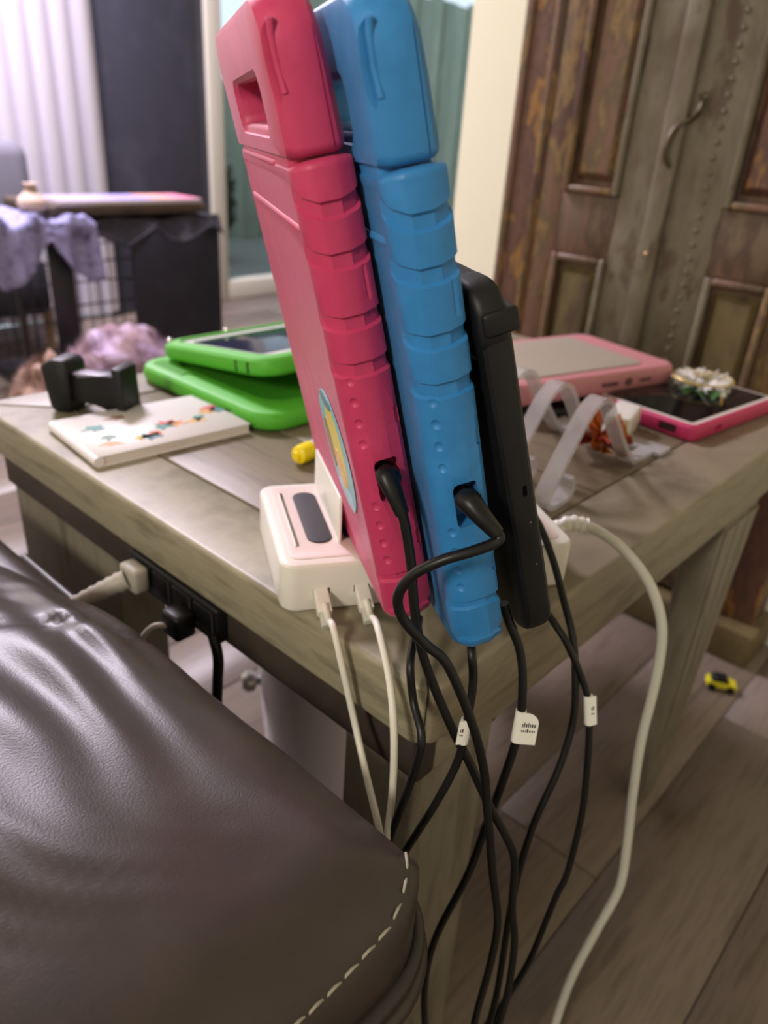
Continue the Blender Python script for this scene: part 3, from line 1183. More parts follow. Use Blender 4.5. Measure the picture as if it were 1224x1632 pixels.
# pink plug and its cable
pk = lambda x, y, z: MXP @ Vector((x, y, z))
bl = lambda x, y, z: MXB @ Vector((x, y, z))
ptsA = H([(630, 792, .323), (641, 818, .321), (648, 850, .320), (656, 905, .319), (659, 955, .318), (670, 1029, .317), (692, 1095, .316), (723, 1166, .314),
                      (750, 1219, .312), (780, 1285, .312), (807, 1334, .314), (820, 1373, .316), (816, 1447, .318), (820, 1501, .320),
                      (810, 1577, .322), (793, 1640, .324), (770, 1720, .33)])
eA, iA = cable('charging_cable', 'black charging cable plugged into the pink tablet case', ptsA, CR, M_rubber, GB)
plug(eA, iA, [pk(0.006, -0.0015, 0.0965), pk(-0.002, -0.0015, 0.0955), at_h(616, 757, .328), at_h(627, 784, .3235), at_h(641.5, 819, .321)],
     [0.0054, 0.0060, 0.0058, 0.0048, 0.0038], flat=0.85)
# blue plug and its looping cable
ptsB = H([(772, 828, .299), (787, 845, .297), (796, 856, .2955), (787, 866, .294), (752, 879, .291), (705, 893, .290), (660, 915, .292), (636, 945, .294), (637, 975, .296), (655, 1003, .297), (682, 1030, .298),
       (710, 1055, .298), (736, 1109, .298), (758, 1170, .298), (772, 1232, .300), (776, 1285, .302), (780, 1325, .304), (785, 1391, .306),
       (793, 1469, .308), (782, 1534, .310), (761, 1610, .312), (745, 1680, .314)])
eB, iB = cable('charging_cable', 'black charging cable looping left from the blue tablet case', ptsB, CR, M_rubber, GB)
plug(eB, iB, [bl(0.006, -0.0015, 0.0965), bl(-0.003, -0.0018, 0.0950), at_h(747, 798, .304), at_h(768, 823, .299), at_h(793, 851, .296)],
     [0.0054, 0.0064, 0.0066, 0.0054, 0.0040], flat=0.85)
# cables coming out of the dock
tags = []
ptsC = [at_z(668, 985, 0.555), at_h(665, 1005, .352), at_h(660, 1020, .345)] + [at_x(654, 1062, -.008), at_x(659, 1118, -.010), at_x(672, 1179, -.018), at_x(655, 1245, -.022),
        at_x(633, 1303, -.026), at_x(618, 1350, -.028), at_x(612, 1420, -.026)]
eC, iC = cable('charging_cable', 'black charging cable under the pink case, left of the table corner', ptsC, CR * 0.93, M_rubber, GB)
ptsD = [at_h(752, 985, .375), at_h(751, 1029, .325), at_h(754, 1082, .318), at_h(747, 1135, .314), at_h(732, 1206, .310), at_h(697, 1276, .305),
        at_h(644, 1360, .300), at_h(600, 1440, .297)]
eD, iD = cable('charging_cable', 'black charging cable with half hidden tag below the blue case', ptsD, CR * 0.93, M_rubber, GB)
ptsE = [at_h(803, 962, .336), at_h(811, 990, .337), at_h(829, 1038, .336), at_h(833, 1096, .332), at_h(825, 1170, .328), at_h(798, 1254, .326), at_h(776, 1312, .326),
        at_h(745, 1395, .328), at_h(696, 1490, .332), at_h(679, 1556, .334), at_h(677, 1630, .336), at_h(690, 1720, .34)]
eE, iE = cable('charging_cable', 'black charging cable with rounded white tag under the black tablet', ptsE, CR, M_rubber, GB)
ptsF = [at_h(835, 800, .47), at_h(860, 838, .455), at_h(882, 895, .435), at_h(898, 955, .418), at_h(913, 1016, .405), at_h(917, 1082, .395), at_h(913, 1148, .388), at_h(891, 1223, .378),
        at_h(851, 1312, .366), at_h(826, 1393, .356), at_h(810, 1469, .348), at_h(793, 1577, .340), at_h(777, 1640, .337), at_h(755, 1720, .334)]
eF, iF = cable('charging_cable', 'black charging cable curving down right of the black tablet, without tag', ptsF, CR, M_rubber, GB)
ptsG = [at_h(850, 940, .425), at_h(869, 972, .415), at_h(888, 1000, .405), at_h(908, 1034, .398), at_h(935, 1104, .392), at_h(939, 1157, .388), at_h(935, 1232, .382), at_h(926, 1303, .376),
        at_h(904, 1391, .368), at_h(885, 1431, .364), at_h(842, 1534, .356), at_h(799, 1604, .350), at_h(780, 1650, .347), at_h(760, 1720, .345)]
eG, iG = cable('charging_cable', 'rightmost black charging cable with square white tag', ptsG, CR * 0.95, M_rubber, GB)


def wrap_tag(e, inv, top, bot, width, side, rounded=False):
    """paper flag folded round a cord"""
    top, bot = inv @ top, inv @ bot
    ax = (top - bot).normalized()
    L = (top - bot).length
    rt = RGT.copy()
    rt = (rt - ax * rt.dot(ax)).normalized()
    nrm = rt.cross(ax)
    m = frame_matrix(bot, rt, ax, nrm)
    bm = NB()
    tube(bm, [m @ Vector((0, 0, 0)), m @ Vector((0, L, 0))], CR + 0.0005, 12)
    w = obj('tag_wrap', bm, M_tagm, e, smooth=60)
    bm = NB()
    w0, w1 = (0.0, width) if side > 0 else (-width, 0.0)
    if rounded:
        rr = 0.35 * L
        poly = [(w0, 0), (w1, 0.0)] + [(w1 - rr + rr * math.cos(a), L - rr + rr * math.sin(a)) for a in [math.pi / 2 * k / 6 for k in range(7)]] + [(w0, L)]
    else:
        poly = [(w0, 0), (w1, 0.001), (w1, L * 1.05), (w0, L)]
    prism(bm, poly, 'z', CR + 0.0002, CR + 0.0006, m)
    fl = obj('tag_flag', bm, M_tagm, e)
    for k, (a, b_) in enumerate(((0.56, 0.66), (0.40, 0.46))):
        x = w0 + 0.0012
        rnd = random.Random(k + 3)
        bm = NB()
        while x < w1 - 0.0015:
            cw = rnd.uniform(0.0006, 0.0012)
            box(bm, x, x + cw * 0.75, L * a, L * (b_ if rnd.random() < 0.6 else b_ + 0.04), CR + 0.0006, CR + 0.0008, m)
            x += cw + 0.0003
        obj('tag_print', bm, M_ink, fl)


wrap_tag(eE, iE, at_h(831, 1131, .330), at_h(822, 1180, .3275), 0.0105, 1, True)
wrap_tag(eG, iG, at_h(937.5, 1108, .3915), at_h(938.5, 1153, .388), 0.0045, 1)
wrap_tag(eD, iD, at_h(744, 1146, .3135), at_h(737, 1183, .3112), 0.0042, -1)

# white cables in the front ports of the dock
GW = 'short white cables plugged into the dock front'
dk = lambda x, y, z: P0 + ND * x + TD * y + UPZ * z


def white_cable(label, x, pts):
    s0 = dk(x, -0.001, 0.0148)
    allp = [dk(x, -0.012, 0.0135), dk(x + 0.001, -0.022, 0.008)] + pts
    e, inv = cable('white_charging_cable', label, allp, [0.0022] * ((len(allp) - 1) * 6 + 1), M_wcable, GW)
    dirv = -TD
    m = inv @ frame_matrix(dk(x, 0.004, 0.0148), ND, UPZ, dirv)
    bm = NB()
    rslab(bm, 0.0047, 0.0034, 0.0012, 0.0, 0.0195, 0.0008, m=inv @ frame_matrix(dk(x, 0.003, 0.0150), ND, (UPZ * 0.93 - TD * 0.36).normalized(), (-TD * 0.93 - UPZ * 0.36).normalized()))
    obj('plug', bm, M_white, e, smooth=40)
    bm = NB()
    rslab(bm, 0.0034, 0.0026, 0.0012, 0.0185, 0.028, 0.0007, m=inv @ frame_matrix(dk(x, 0.003, 0.0150), ND, (UPZ * 0.93 - TD * 0.36).normalized(), (-TD * 0.90 - UPZ * 0.42).normalized()))
    obj('strain_relief', bm, M_gcable, e, smooth=40)


white_cable('left of the two white cables plugged into the dock front', 0.0255,
            [at_h(531, 1000, .368), at_h(545, 1060, .358), at_x(565, 1150, -.010), at_x(585, 1240, -.020), at_x(605, 1325, -.028), at_x(618, 1400, -.03)])
white_cable('right of the two white cables, nearest the pink case', 0.0525,
            [at_h(602, 1000, .362), at_h(621, 1085, .335), at_h(628, 1170, .318), at_x(626, 1255, -.022), at_x(617, 1335, -.030), at_x(606, 1420, -.03)])

# white power cable of the dock
ptsW = [dk(0.204, 0.036, 0.024), at_h(908, 834, .490), at_h(935, 838, .490), at_h(985, 868, .489), at_h(1028, 918, .487), at_h(1050, 970, .485), at_h(1055, 1020, .482), at_h(1044, 1090, .478),
        at_h(1022, 1180, .474), at_h(1008, 1270, .470), at_h(999, 1350, .466), at_h(987, 1415, .460), at_h(952, 1480, .452), at_h(912, 1556, .445), at_h(885, 1632, .436),
        at_z(872, 1690, 0.004), at_z(840, 1760, 0.004)]
eW, iW = cable('power_cable', 'thick white power cable arching over the right table edge', ptsW, 0.0041, M_gcable, cat='cable')
bm = NB()
P = [iW @ p for p in catmull(ptsW[:3], 10)]
tube(bm, P, [0.0062 if (i % 4) < 2 else 0.0052 for i in range(len(P))], 12)
obj('strain_relief', bm, M_white, eW, smooth=50)

# ---------------------------------------------------------------- power strip under the table edge
ps = empty('power_strip', (0.006, 0.262, TB - 0.03))
tag(ps, 'black power strip fixed under the left table edge', 'power strip')
bm = NB()
box(bm, -0.008, 0.011, -0.062, 0.060, -0.002, 0.0295)
obj('strip_body', bm, M_black, ps, bevel=0.002)
for k in range(4):
    bm = NB()
    box(bm, -0.0095, -0.0078, -0.056 + k * 0.029, -0.034 + k * 0.029, 0.005, 0.026)
    so = obj('outlet', bm, M_rubber, ps, bevel=0.0006)
    bm = NB()
    box(bm, -0.0102, -0.0094, -0.0595 + k * 0.029, -0.058 + k * 0.029, 0.003, 0.027)
    obj('divider_line', bm, M_padm, ps)
pg = empty('wall_plug', (-0.004, 0.298, TB - 0.012))
tag(pg, 'pale grey ribbed plug in the power strip with cord behind the sofa', 'plug')
inv = Matrix.Translation((0.016, -0.298, -(TB - 0.016)))
M_gplug = mat('grey_plug', (176, 170, 158), 0.45)
bm = NB()
box(bm, -0.014, 0.0, -0.010, 0.014, -0.012, 0.010)
obj('plug_head', bm, M_gplug, pg, bevel=0.003)
bm = NB()
d0 = Vector((-0.012, 0.004, -0.002))
d1_ = Vector((-0.050, 0.028, -0.022))
PP = [d0.lerp(d1_, i / 13) for i in range(14)]
tube(bm, PP, [0.0095 - 0.00025 * i - (0.0012 if i % 2 else 0) for i in range(14)], 12)
obj('ribbed_grip', bm, M_gplug, pg, smooth=40)
bm = NB()
tube(bm, catmull([d1_ * 0.98, Vector((-0.056, 0.06, -0.034)), Vector((-0.056, 0.12, -0.022)), Vector((-0.066, 0.18, -0.02)), Vector((-0.07, 0.24, -0.06))], 5), 0.0034, 8)
obj('cord', bm, M_rubber, pg, smooth=60)
pg2 = empty('wall_plug', (-0.004, 0.236, TB - 0.020))
tag(pg2, 'small black plug with thin cord in the power strip', 'plug')
bm = NB()
box(bm, -0.018, 0.0, -0.012, 0.010, -0.014, 0.008)
obj('plug_head', bm, M_rubber, pg2, bevel=0.003)
bm = NB()
tube(bm, catmull([Vector((-0.012, 0, -0.006)), Vector((-0.026, 0.010, -0.006)), Vector((-0.034, 0.018, -0.03)), Vector((-0.032, 0.018, -0.08)), Vector((-0.03, 0.02, -0.2))], 5), 0.0026, 8)
obj('cord', bm, M_gplug, pg2, smooth=60)
ec = empty('strip_cord', (0.008, 0.198, 0.01))
tag(ec, 'thick black cord running down from the end of the power strip', 'cord')
bm = NB()
tube(bm, catmull([Vector((-0.012, 0.005, TB - 0.032)), Vector((-0.013, -0.002, TB - 0.05)), Vector((-0.014, 0.0, 0.40)), Vector((-0.016, 0.01, 0.25)), Vector((-0.014, 0.01, 0.0))], 5), 0.0042, 10)
obj('cord', bm, M_rubber, ec, smooth=60)

# pale bin under the table
bn = empty('storage_bin', (0.275, 0.335, 0.0))
tag(bn, 'pale lilac white round bin with knob under the table', 'bin')
M_bin = mat('lilac_white_plastic', (240, 232, 240), 0.4)
bm = NB()
lathe(bm, [(0.085, 0), (0.092, 0.006), (0.108, 0.262), (0.106, 0.266)], 40)
obj('bin_body', bm, M_bin, bn, smooth=40)
bm = NB()
lathe(bm, [(0.112, 0.262), (0.114, 0.268), (0.112, 0.284), (0.10, 0.29)], 40)
obj('bin_lid', bm, M_bin, bn, smooth=40)
bm = NB()
lathe(bm, [(0.006, 0), (0.006, 0.008), (0.013, 0.012), (0.014, 0.02), (0.009, 0.026)], 16, Matrix.Rotation(math.radians(150), 4, 'Z') @ Matrix.Translation((0.100, 0, 0.20)) @ Matrix.Rotation(math.radians(90), 4, 'Y'))
obj('knob', bm, M_metal, bn, smooth=40)

# ---------------------------------------------------------------- things on the table, left
def build_booklet():
    a, b_, c_ = at_z(97, 684, TZ), at_z(158, 746, TZ), at_z(400, 690, TZ)
    ux = (c_ - b_)
    L = ux.length
    ux.normalize()
    uy = UPZ.cross(ux)
    Wd = (a - b_).length
    e = empty('booklet', matrix=frame_matrix(b_, ux, uy, UPZ))
    tag(e, 'white booklet with small coloured pictures on its cover', 'booklet')
    t = 0.010
    bm = NB()
    box(bm, 0.001, L - 0.002, 0.001, Wd - 0.001, 0.0006, t - 0.0006)
    obj('pages', bm, mat('paper_pages', (214, 206, 198), 0.8, var=[(225, 218, 210), (196, 188, 180)], scale=8, stretch=(1, 1, 60)), e)
    M_cov = mat('booklet_cover', (222, 216, 212), 0.45)
    bm = NB()
    box(bm, 0, L, 0, Wd, t - 0.0007, t)
    obj('front_cover', bm, M_cov, e, bevel=0.0003, seg=1)
    bm = NB()
    box(bm, 0, L, 0, Wd, 0, 0.0007)
    obj('back_cover', bm, M_cov, e, bevel=0.0003, seg=1)
    bm = NB()
    tube(bm, [(0.0006, 0, t / 2), (0.0006, Wd, t / 2)], t / 2, 12)
    obj('spine', bm, mat('booklet_spine', (236, 230, 232), 0.4), e, smooth=60)
    rnd = random.Random(5)
    pics = [(0.16, 0.62, (90, 150, 140)), (0.14, 0.22, (214, 160, 110)), (0.17, 0.36, (120, 150, 130)), (0.38, 0.20, (60, 120, 130)), (0.33, 0.22, (214, 190, 90)),
            (0.43, 0.24, (206, 110, 70)), (0.56, 0.42, (204, 70, 60)), (0.61, 0.36, (222, 150, 80)), (0.52, 0.36, (70, 140, 130)), (0.78, 0.40, (70, 130, 110)),
            (0.74, 0.34, (214, 170, 100)), (0.94, 0.58, (200, 80, 70)), (0.90, 0.50, (210, 160, 90)), (0.35, 0.78, (150, 120, 100)), (0.97, 0.50, (80, 130, 150))]
    for u, v, rgb in pics:
        bm = NB()
        n = 10
        ctr = Vector((u * L, v * Wd))
        pts = []
        for i in range(n):
            an = 2 * math.pi * i / n
            r = rnd.uniform(0.0050, 0.0110) * (1.0 if i % 2 else 0.65)
            pts.append((ctr.x + r * 1.3 * math.cos(an), min(max(ctr.y + r * math.sin(an), 0.002), Wd - 0.002)))
        prism(bm, pts, 'z', t, t + 0.0003)
        obj('printed_picture', bm, mat('pic_%d_%d_%d' % rgb, rgb, 0.5), e)


build_booklet()


def build_green():
    g = empty('tablet_case', (0.175, 0.36, TZ))
    tag(g, 'lime green foam tablet case lying open with a tablet in it', 'tablet')
    M_g = mat('lime_foam', (84, 178, 48), 0.5, spec=0.42)
    M_gp = mat('lime_foam_rib', (96, 184, 62), 0.5)
    M_bz = mat('grey_bezel', (206, 204, 198), 0.4)
    # lower shell / stand lying on the table
    bm = NB()
    rslab(bm, 0.115, 0.125, 0.035, 0.0, 0.020, 0.008, m=Matrix.Translation((0.115, 0.122, 0)))
    sh = obj('lower_shell', bm, M_g, g, smooth=40)
    cb = NB()
    rslab(cb, 0.085, 0.095, 0.025, 0.012, 0.05, 0.002, m=Matrix.Translation((0.12, 0.125, 0)))
    box(cb, -0.01, 0.01, 0.055, 0.066, 0.008, 0.013)
    boolean_cut(sh, cb)
    for k in range(7):
        bm = NB()
        tube(bm, [(0.004, 0.168 + k * 0.009, 0.0165), (0.018, 0.168 + k * 0.009, 0.0205), (0.030, 0.168 + k * 0.009, 0.0195)], 0.0026, 6)
        obj('grip_rib', bm, M_gp, g, smooth=60)
    # upper case with the tablet, tilted up on the near side
    m = Matrix.Translation((0.028, 0.235, 0.020)) @ Matrix.Rotation(math.radians(-7), 4, 'X') @ Matrix.Translation((0, -0.205, 0))
    bm = NB()
    rslab(bm, 0.108, 0.104, 0.03, 0.0, 0.021, 0.0085, m=m @ Matrix.Translation((0.108, 0.104, 0)))
    up = obj('upper_case', bm, M_g, g, smooth=40)
    cb = NB()
    rslab(cb, 0.092, 0.088, 0.018, 0.017, 0.05, 0.001, m=m @ Matrix.Translation((0.110, 0.106, 0)))
    boolean_cut(up, cb)
    bm = NB()
    rslab(bm, 0.091, 0.087, 0.016, 0.010, 0.0185, 0.001, m=m @ Matrix.Translation((0.110, 0.106, 0)))
    obj('tablet_bezel', bm, M_bz, g, smooth=40)
    bm = NB()
    rslab(bm, 0.083, 0.066, 0.006, 0.0184, 0.0190, 0.0002, m=m @ Matrix.Translation((0.112, 0.108, 0)))
    obj('tablet_screen', bm, mat('dark_blue_screen', (30, 34, 58), 0.12), g, smooth=40)
    bm = NB()
    rslab(bm, 0.006, 0.010, 0.0058, 0.0184, 0.0192, 0.0003, m=m @ Matrix.Translation((0.10, 0.030, 0)))
    obj('home_button', bm, M_black, g, smooth=40)
    for (x, y) in ((0.012, 0.192), (0.10, 0.202)):
        bm = NB()
        bmesh.ops.create_icosphere(bm, subdivisions=2, radius=0.0042)
        bmesh.ops.transform(bm, matrix=m @ Matrix.Translation((x, y, 0.021)), verts=bm.verts)
        obj('corner_stud', bm, mat('chrome_stud', (230, 230, 228), 0.15, metal=0.9), g, smooth=60)
    for k in range(2):
        bm = NB()
        rslab(bm, 0.0015, 0.006, 0.001, -0.0003, 0.0008, 0.0002, axis='x', m=m @ Matrix.Translation((0.0, 0.03 + k * 0.02, 0.010)))
        obj('side_button', bm, M_black, g)


build_green()

# marker with yellow cap
p = at_z(480, 738, TZ)
q = at_z(528, 716, TZ)
ux = (q - p).normalized()
mk = empty('marker', matrix=frame_matrix(p + UPZ * 0.009, ux, UPZ.cross(ux), UPZ))
tag(mk, 'white marker with bright yellow cap beside the pink tablet', 'marker')
ry = Matrix.Rotation(math.radians(90), 4, 'Y')
bm = NB()
lathe(bm, [(0.0055, -0.006), (0.0082, -0.004), (0.0090, 0.0), (0.0090, 0.012)], 20, ry)
obj('cap', bm, mat('yellow_cap', (250, 222, 12), 0.35), mk, smooth=40)
bm = NB()
lathe(bm, [(0.004, -0.0085), (0.0046, -0.006)], 14, ry)
obj('cap_end', bm, MATS['yellow_cap'], mk, smooth=40)
bm = NB()
lathe(bm, [(0.0080, 0.011), (0.0084, 0.014), (0.0084, 0.085), (0.0074, 0.088)], 20, ry)
obj('barrel', bm, mat('marker_body', (206, 196, 168), 0.4), mk, smooth=40)

# black flared clamp
p0 = at_z(95, 648, TZ)
p1 = at_z(214, 664, TZ)
ux = (p1 - p0)
Lk = ux.length
ux.normalize()
kb = empty('black_clamp', matrix=frame_matrix(p0, ux, UPZ.cross(ux), UPZ))
tag(kb, 'black plastic clamp with flared jaw standing behind the booklet', 'clamp')
hgt = 0.056
bm = NB()
oct_ = [(0.0, 0.006), (0.004, 0.0), (Lk * .26, 0.0), (Lk * .28, 0.008), (Lk * .30, hgt * .86), (Lk * .24, hgt * .98), (0.006, hgt * .98), (-0.006, hgt * .85)]
prism(bm, oct_, 'y', -0.016, 0.018)
obj('round_block', bm, M_black, kb, bevel=0.003)
bm = NB()
prism(bm, [(Lk * .27, 0.012), (Lk * .55, 0.014), (Lk * .72, 0.006), (Lk * .98, -0.0 + 0.001), (Lk * .90, hgt * .82), (Lk * .70, hgt * .74), (Lk * .28, hgt * .70)], 'y', -0.011, 0.013)
obj('flared_jaw', bm, M_black, kb, bevel=0.002)
bm = NB()
prism(bm, [(Lk * .88, 0.001), (Lk * 1.0, 0.0), (Lk * .97, hgt * .92), (Lk * .84, hgt * .95)], 'y', -0.015, 0.018)
obj('jaw_plate', bm, M_black, kb, bevel=0.002)
bm = NB()
rslab(bm, Lk * .22, 0.008, 0.004, hgt * .70, hgt * .75, 0.001, m=Matrix.Translation((Lk * .5, 0.0, 0)))
obj('silver_plate', bm, mat('grey_lilac_plate', (168, 160, 178), 0.3), kb, smooth=40)


# ---------------------------------------------------------------- things on the table, right
def slab_on(pa, pb, pc, z):
    """frame with origin at the pixel pa on height z, x toward pb, y to the left of it; lengths from pb and pc"""
    a, b_, c_ = at_z(*pa, z), at_z(*pb, z), at_z(*pc, z)
    ux = (b_ - a)
    L = ux.length
    ux.normalize()
    uy = UPZ.cross(ux)
    return frame_matrix(a, ux, uy, UPZ), L, (c_ - a).dot(uy)


# hot pink tablet lying flat: near corner about (1103,712)
mx, L, Wd = slab_on((1103, 708), (1224, 662), (1050, 700), TZ)
hp = empty('flat_tablet', matrix=mx)
tag(hp, 'tablet in a thin hot pink case lying flat near the armoire', 'tablet')
HL, HW = 0.20, 0.135
M_hp = mat('hot_pink_plastic', (192, 46, 98), 0.42)
bm = NB()
rslab(bm, HL / 2, HW / 2, 0.010, 0.0, 0.018, 0.005, m=Matrix.Translation((HL / 2, HW / 2, 0)))
sh = obj('case_shell', bm, M_hp, hp, smooth=40)
cb = NB()
box(cb, -0.01, 0.004, 0.022, 0.044, 0.004, 0.014)
box(cb, 0.045, 0.06, -0.01, 0.004, 0.006, 0.012)
boolean_cut(sh, cb)
bm = NB()
box(bm, 0.0035, 0.006, 0.020, 0.046, 0.0035, 0.0145)
obj('port_lining', bm, mat('brown_port', (64, 46, 38), 0.5), hp)
bm = NB()
rslab(bm, HL / 2 - 0.006, HW / 2 - 0.006, 0.007, 0.0165, 0.0186, 0.0004, m=Matrix.Translation((HL / 2, HW / 2, 0)))
obj('white_bezel', bm, mat('bezel_white', (222, 212, 206), 0.35), hp, smooth=40)
bm = NB()
rslab(bm, HL / 2 - 0.011, HW / 2 - 0.011, 0.004, 0.0185, 0.0190, 0.0002, m=Matrix.Translation((HL / 2, HW / 2, 0)))
obj('tablet_screen', bm, M_screen, hp, smooth=40)
# hair pin on the screen
pp = at_z(1150, 636, TZ + 0.0205)
hpn = empty('hair_pin', pp, math.radians(20))
tag(hpn, 'tiny white tipped gold pin lying on the dark tablet screen', 'pin')
bm = NB()
tube(bm, [(-0.020, 0, 0.0), (0.004, 0, 0.0005)], 0.0016, 8)
obj('pin_shaft', bm, mat('gold', (206, 168, 92), 0.3, metal=0.8), hpn, smooth=60)
bm = NB()
bmesh.ops.create_icosphere(bm, subdivisions=2, radius=0.0055)
bmesh.ops.transform(bm, matrix=Matrix.Translation((0.008, 0, 0.003)) @ Matrix.Diagonal((1.4, 0.9, 0.7, 1)), verts=bm.verts)
obj('pin_head', bm, mat('pearl', (226, 222, 216), 0.25), hpn, smooth=60)

# black tablet lying under the pale pink case
bt = empty('flat_tablet', at_z(1000, 640, TZ), 0.0)
tag(bt, 'thin black tablet lying under the pale pink tablet case', 'tablet')
bm = NB()
rslab(bm, 0.10, 0.062, 0.010, 0.0, 0.010, 0.003, m=Matrix.Rotation(math.radians(48), 4, 'Z') @ Matrix.Translation((0.03, 0.085, 0)))
obj('tablet_body', bm, M_black, bt, smooth=40)
bm = NB()
rslab(bm, 0.095, 0.057, 0.006, 0.0099, 0.0105, 0.0002, m=Matrix.Rotation(math.radians(48), 4, 'Z') @ Matrix.Translation((0.03, 0.085, 0)))
obj('tablet_screen', bm, M_screen, bt, smooth=40)

# pale pink tablet case on top of it
PZ = TZ + 0.016
a, b_ = at_z(905, 640, PZ), at_z(1078, 612, PZ)
ux = (b_ - a).normalized()
uy = UPZ.cross(ux)
pp_ = empty('flat_tablet', matrix=frame_matrix(b_, -ux, -uy, UPZ) @ Matrix.Translation((0, 0, 0)))
tag(pp_, 'pale pink tablet case with grey cover lying behind the clear stand', 'tablet')
LL, WW = 0.27, 0.17
M_pp = mat('pale_pink_plastic', (206, 138, 144), 0.45)
mloc = Matrix.Translation((LL / 2, -WW / 2, 0))
bm = NB()
rslab(bm, LL / 2, WW / 2, 0.022, 0.0, 0.026, 0.007, m=mloc)
obj('case_shell', bm, M_pp, pp_, smooth=40)
bm = NB()
rslab(bm, LL / 2 - 0.035, WW / 2 - 0.018, 0.012, 0.0255, 0.0275, 0.0008, m=mloc @ Matrix.Translation((0.012, 0, 0)))
obj('grey_cover', bm, mat('grey_beige_cover', (176, 166, 150), 0.4), pp_, smooth=40)
for k, (x, w, h) in enumerate(((0.062, 0.010, 0.0022), (0.092, 0.006, 0.0050), (0.124, 0.014, 0.0026))):
    bm = NB()
    rslab(bm, w, h, min(w, h) * 0.9, -0.0004, 0.0004, 0.0001, axis='y', m=Matrix.Translation((x, 0.0002, 0.013)))
    obj('side_mark', bm, mat('mauve_print', (120, 72, 84), 0.5), pp_)
bm = NB()
rslab(bm, LL / 2 - 0.02, WW / 2 - 0.02, 0.02, -0.0060, 0.0, 0.001, m=mloc @ Matrix.Translation((0.01, 0, 0)))
obj('bumper_foot', bm, M_hp, pp_, smooth=40)

# clear wave stand: each strap one part
st = empty('clear_stand', at_z(905, 760, TZ))
tag(st, 'clear acrylic stand of three arched straps on the table', 'stand')
M_clear = glassy('clear_acrylic', (214, 210, 212), 0.52, 0.10)
so = at_z(905, 760, TZ)
for k in range(3):
    yy = 0.085 + k * 0.046
    ox = 0.010 * k
    path = [(0.283, 0.024), (0.290, 0.012), (0.280, 0.0035), (0.258, 0.003), (0.249, 0.010), (0.258, 0.028), (0.281, 0.058), (0.297, 0.077), (0.314, 0.086),
            (0.331, 0.082), (0.345, 0.068), (0.374, 0.036), (0.402, 0.010), (0.416, 0.0035), (0.46, 0.003)]
    path = [(x + ox, z) for x, z in path]
    cm_ = catmull([Vector((x, 0, z)) for x, z in path], 5)
    bm = NB()
    prev = None
    hwid = 0.0075
    for i, pnt in enumerate(cm_):
        t = (cm_[min(i + 1, len(cm_) - 1)] - cm_[max(i - 1, 0)]).normalized()
        nn = Vector((-t.z, 0, t.x)) * 0.0022
        base = Vector((pnt.x, yy, TZ + max(pnt.z, 0.0026))) - so
        ring = [bm.verts.new(base + nn + Vector((0, -hwid, 0))), bm.verts.new(base + nn + Vector((0, hwid, 0))),
                bm.verts.new(base - nn + Vector((0, hwid, 0))), bm.verts.new(base - nn + Vector((0, -hwid, 0)))]
        if prev:
            for q_ in range(4):
                bm.faces.new((prev[q_], prev[(q_ + 1) % 4], ring[(q_ + 1) % 4], ring[q_]))
        else:
            bm.faces.new(ring[::-1])
        prev = ring
    bm.faces.new(prev)
    obj('arched_strap', bm, M_clear, st, smooth=40)
bm = NB()
box(bm, 0.452, 0.480, 0.070, 0.195, 0.0004, 0.005, Matrix.Translation((-so.x, -so.y, TZ - so.z)))
obj('rear_bar', bm, M_clear, st, bevel=0.001)

# white adapter block
ad = empty('power_adapter', at_z(1012, 702, TZ), math.radians(14))
tag(ad, 'white power adapter block beside the hot pink flat tablet', 'adapter')
bm = NB()
rslab(bm, 0.030, 0.014, 0.004, 0.0, 0.026, 0.003, m=Matrix.Translation((0.016, 0.020, 0)))
obj('adapter_body', bm, M_white, ad, smooth=40)
bm = NB()
rslab(bm, 0.008, 0.005, 0.0015, -0.0, 0.010, 0.001, axis='z', m=Matrix.Translation((0.040, 0.010, 0.0)))
obj('adapter_port', bm, M_metal, ad, smooth=40)

# amber foil bow
am = empty('foil_bow', at_z(950, 722, TZ), math.radians(35))
tag(am, 'crumpled amber and red foil bow under the clear stand', 'bow')
M_amber = mat('amber_foil', (196, 110, 36), 0.22, metal=0.55, var=[(150, 60, 26), (232, 166, 70)], scale=60)
M_redf = mat('red_foil', (160, 52, 40), 0.3, metal=0.4)


def crumple(name, base, dirv, L, Wd, m, seed, par):
    rnd = random.Random(seed)
    bm = NB()
    dirv = Vector(dirv).normalized()
    sd = dirv.orthogonal().normalized()
    nn = dirv.cross(sd)
    n, w = 5, 6
    rows = []
    for i in range(n):
        t = i / (n - 1)
        row = []
        for j in range(w):
            s = (j / (w - 1) - 0.5) * 2
            z = 0.25 * Wd * (1 if j % 2 else -1) * t + rnd.uniform(-1, 1) * 0.15 * Wd
            row.append(bm.verts.new(Vector(base) + dirv * L * t + sd * (s * Wd * (0.2 + 0.8 * t)) + nn * z))
        rows.append(row)
    for i in range(n - 1):
        for j in range(w - 1):
            bm.faces.new((rows[i][j], rows[i + 1][j], rows[i + 1][j + 1], rows[i][j + 1]))
    o = obj(name, bm, m, par)
    sl = o.modifiers.new('thick', 'SOLIDIFY')
    sl.thickness = 0.0006
    return o


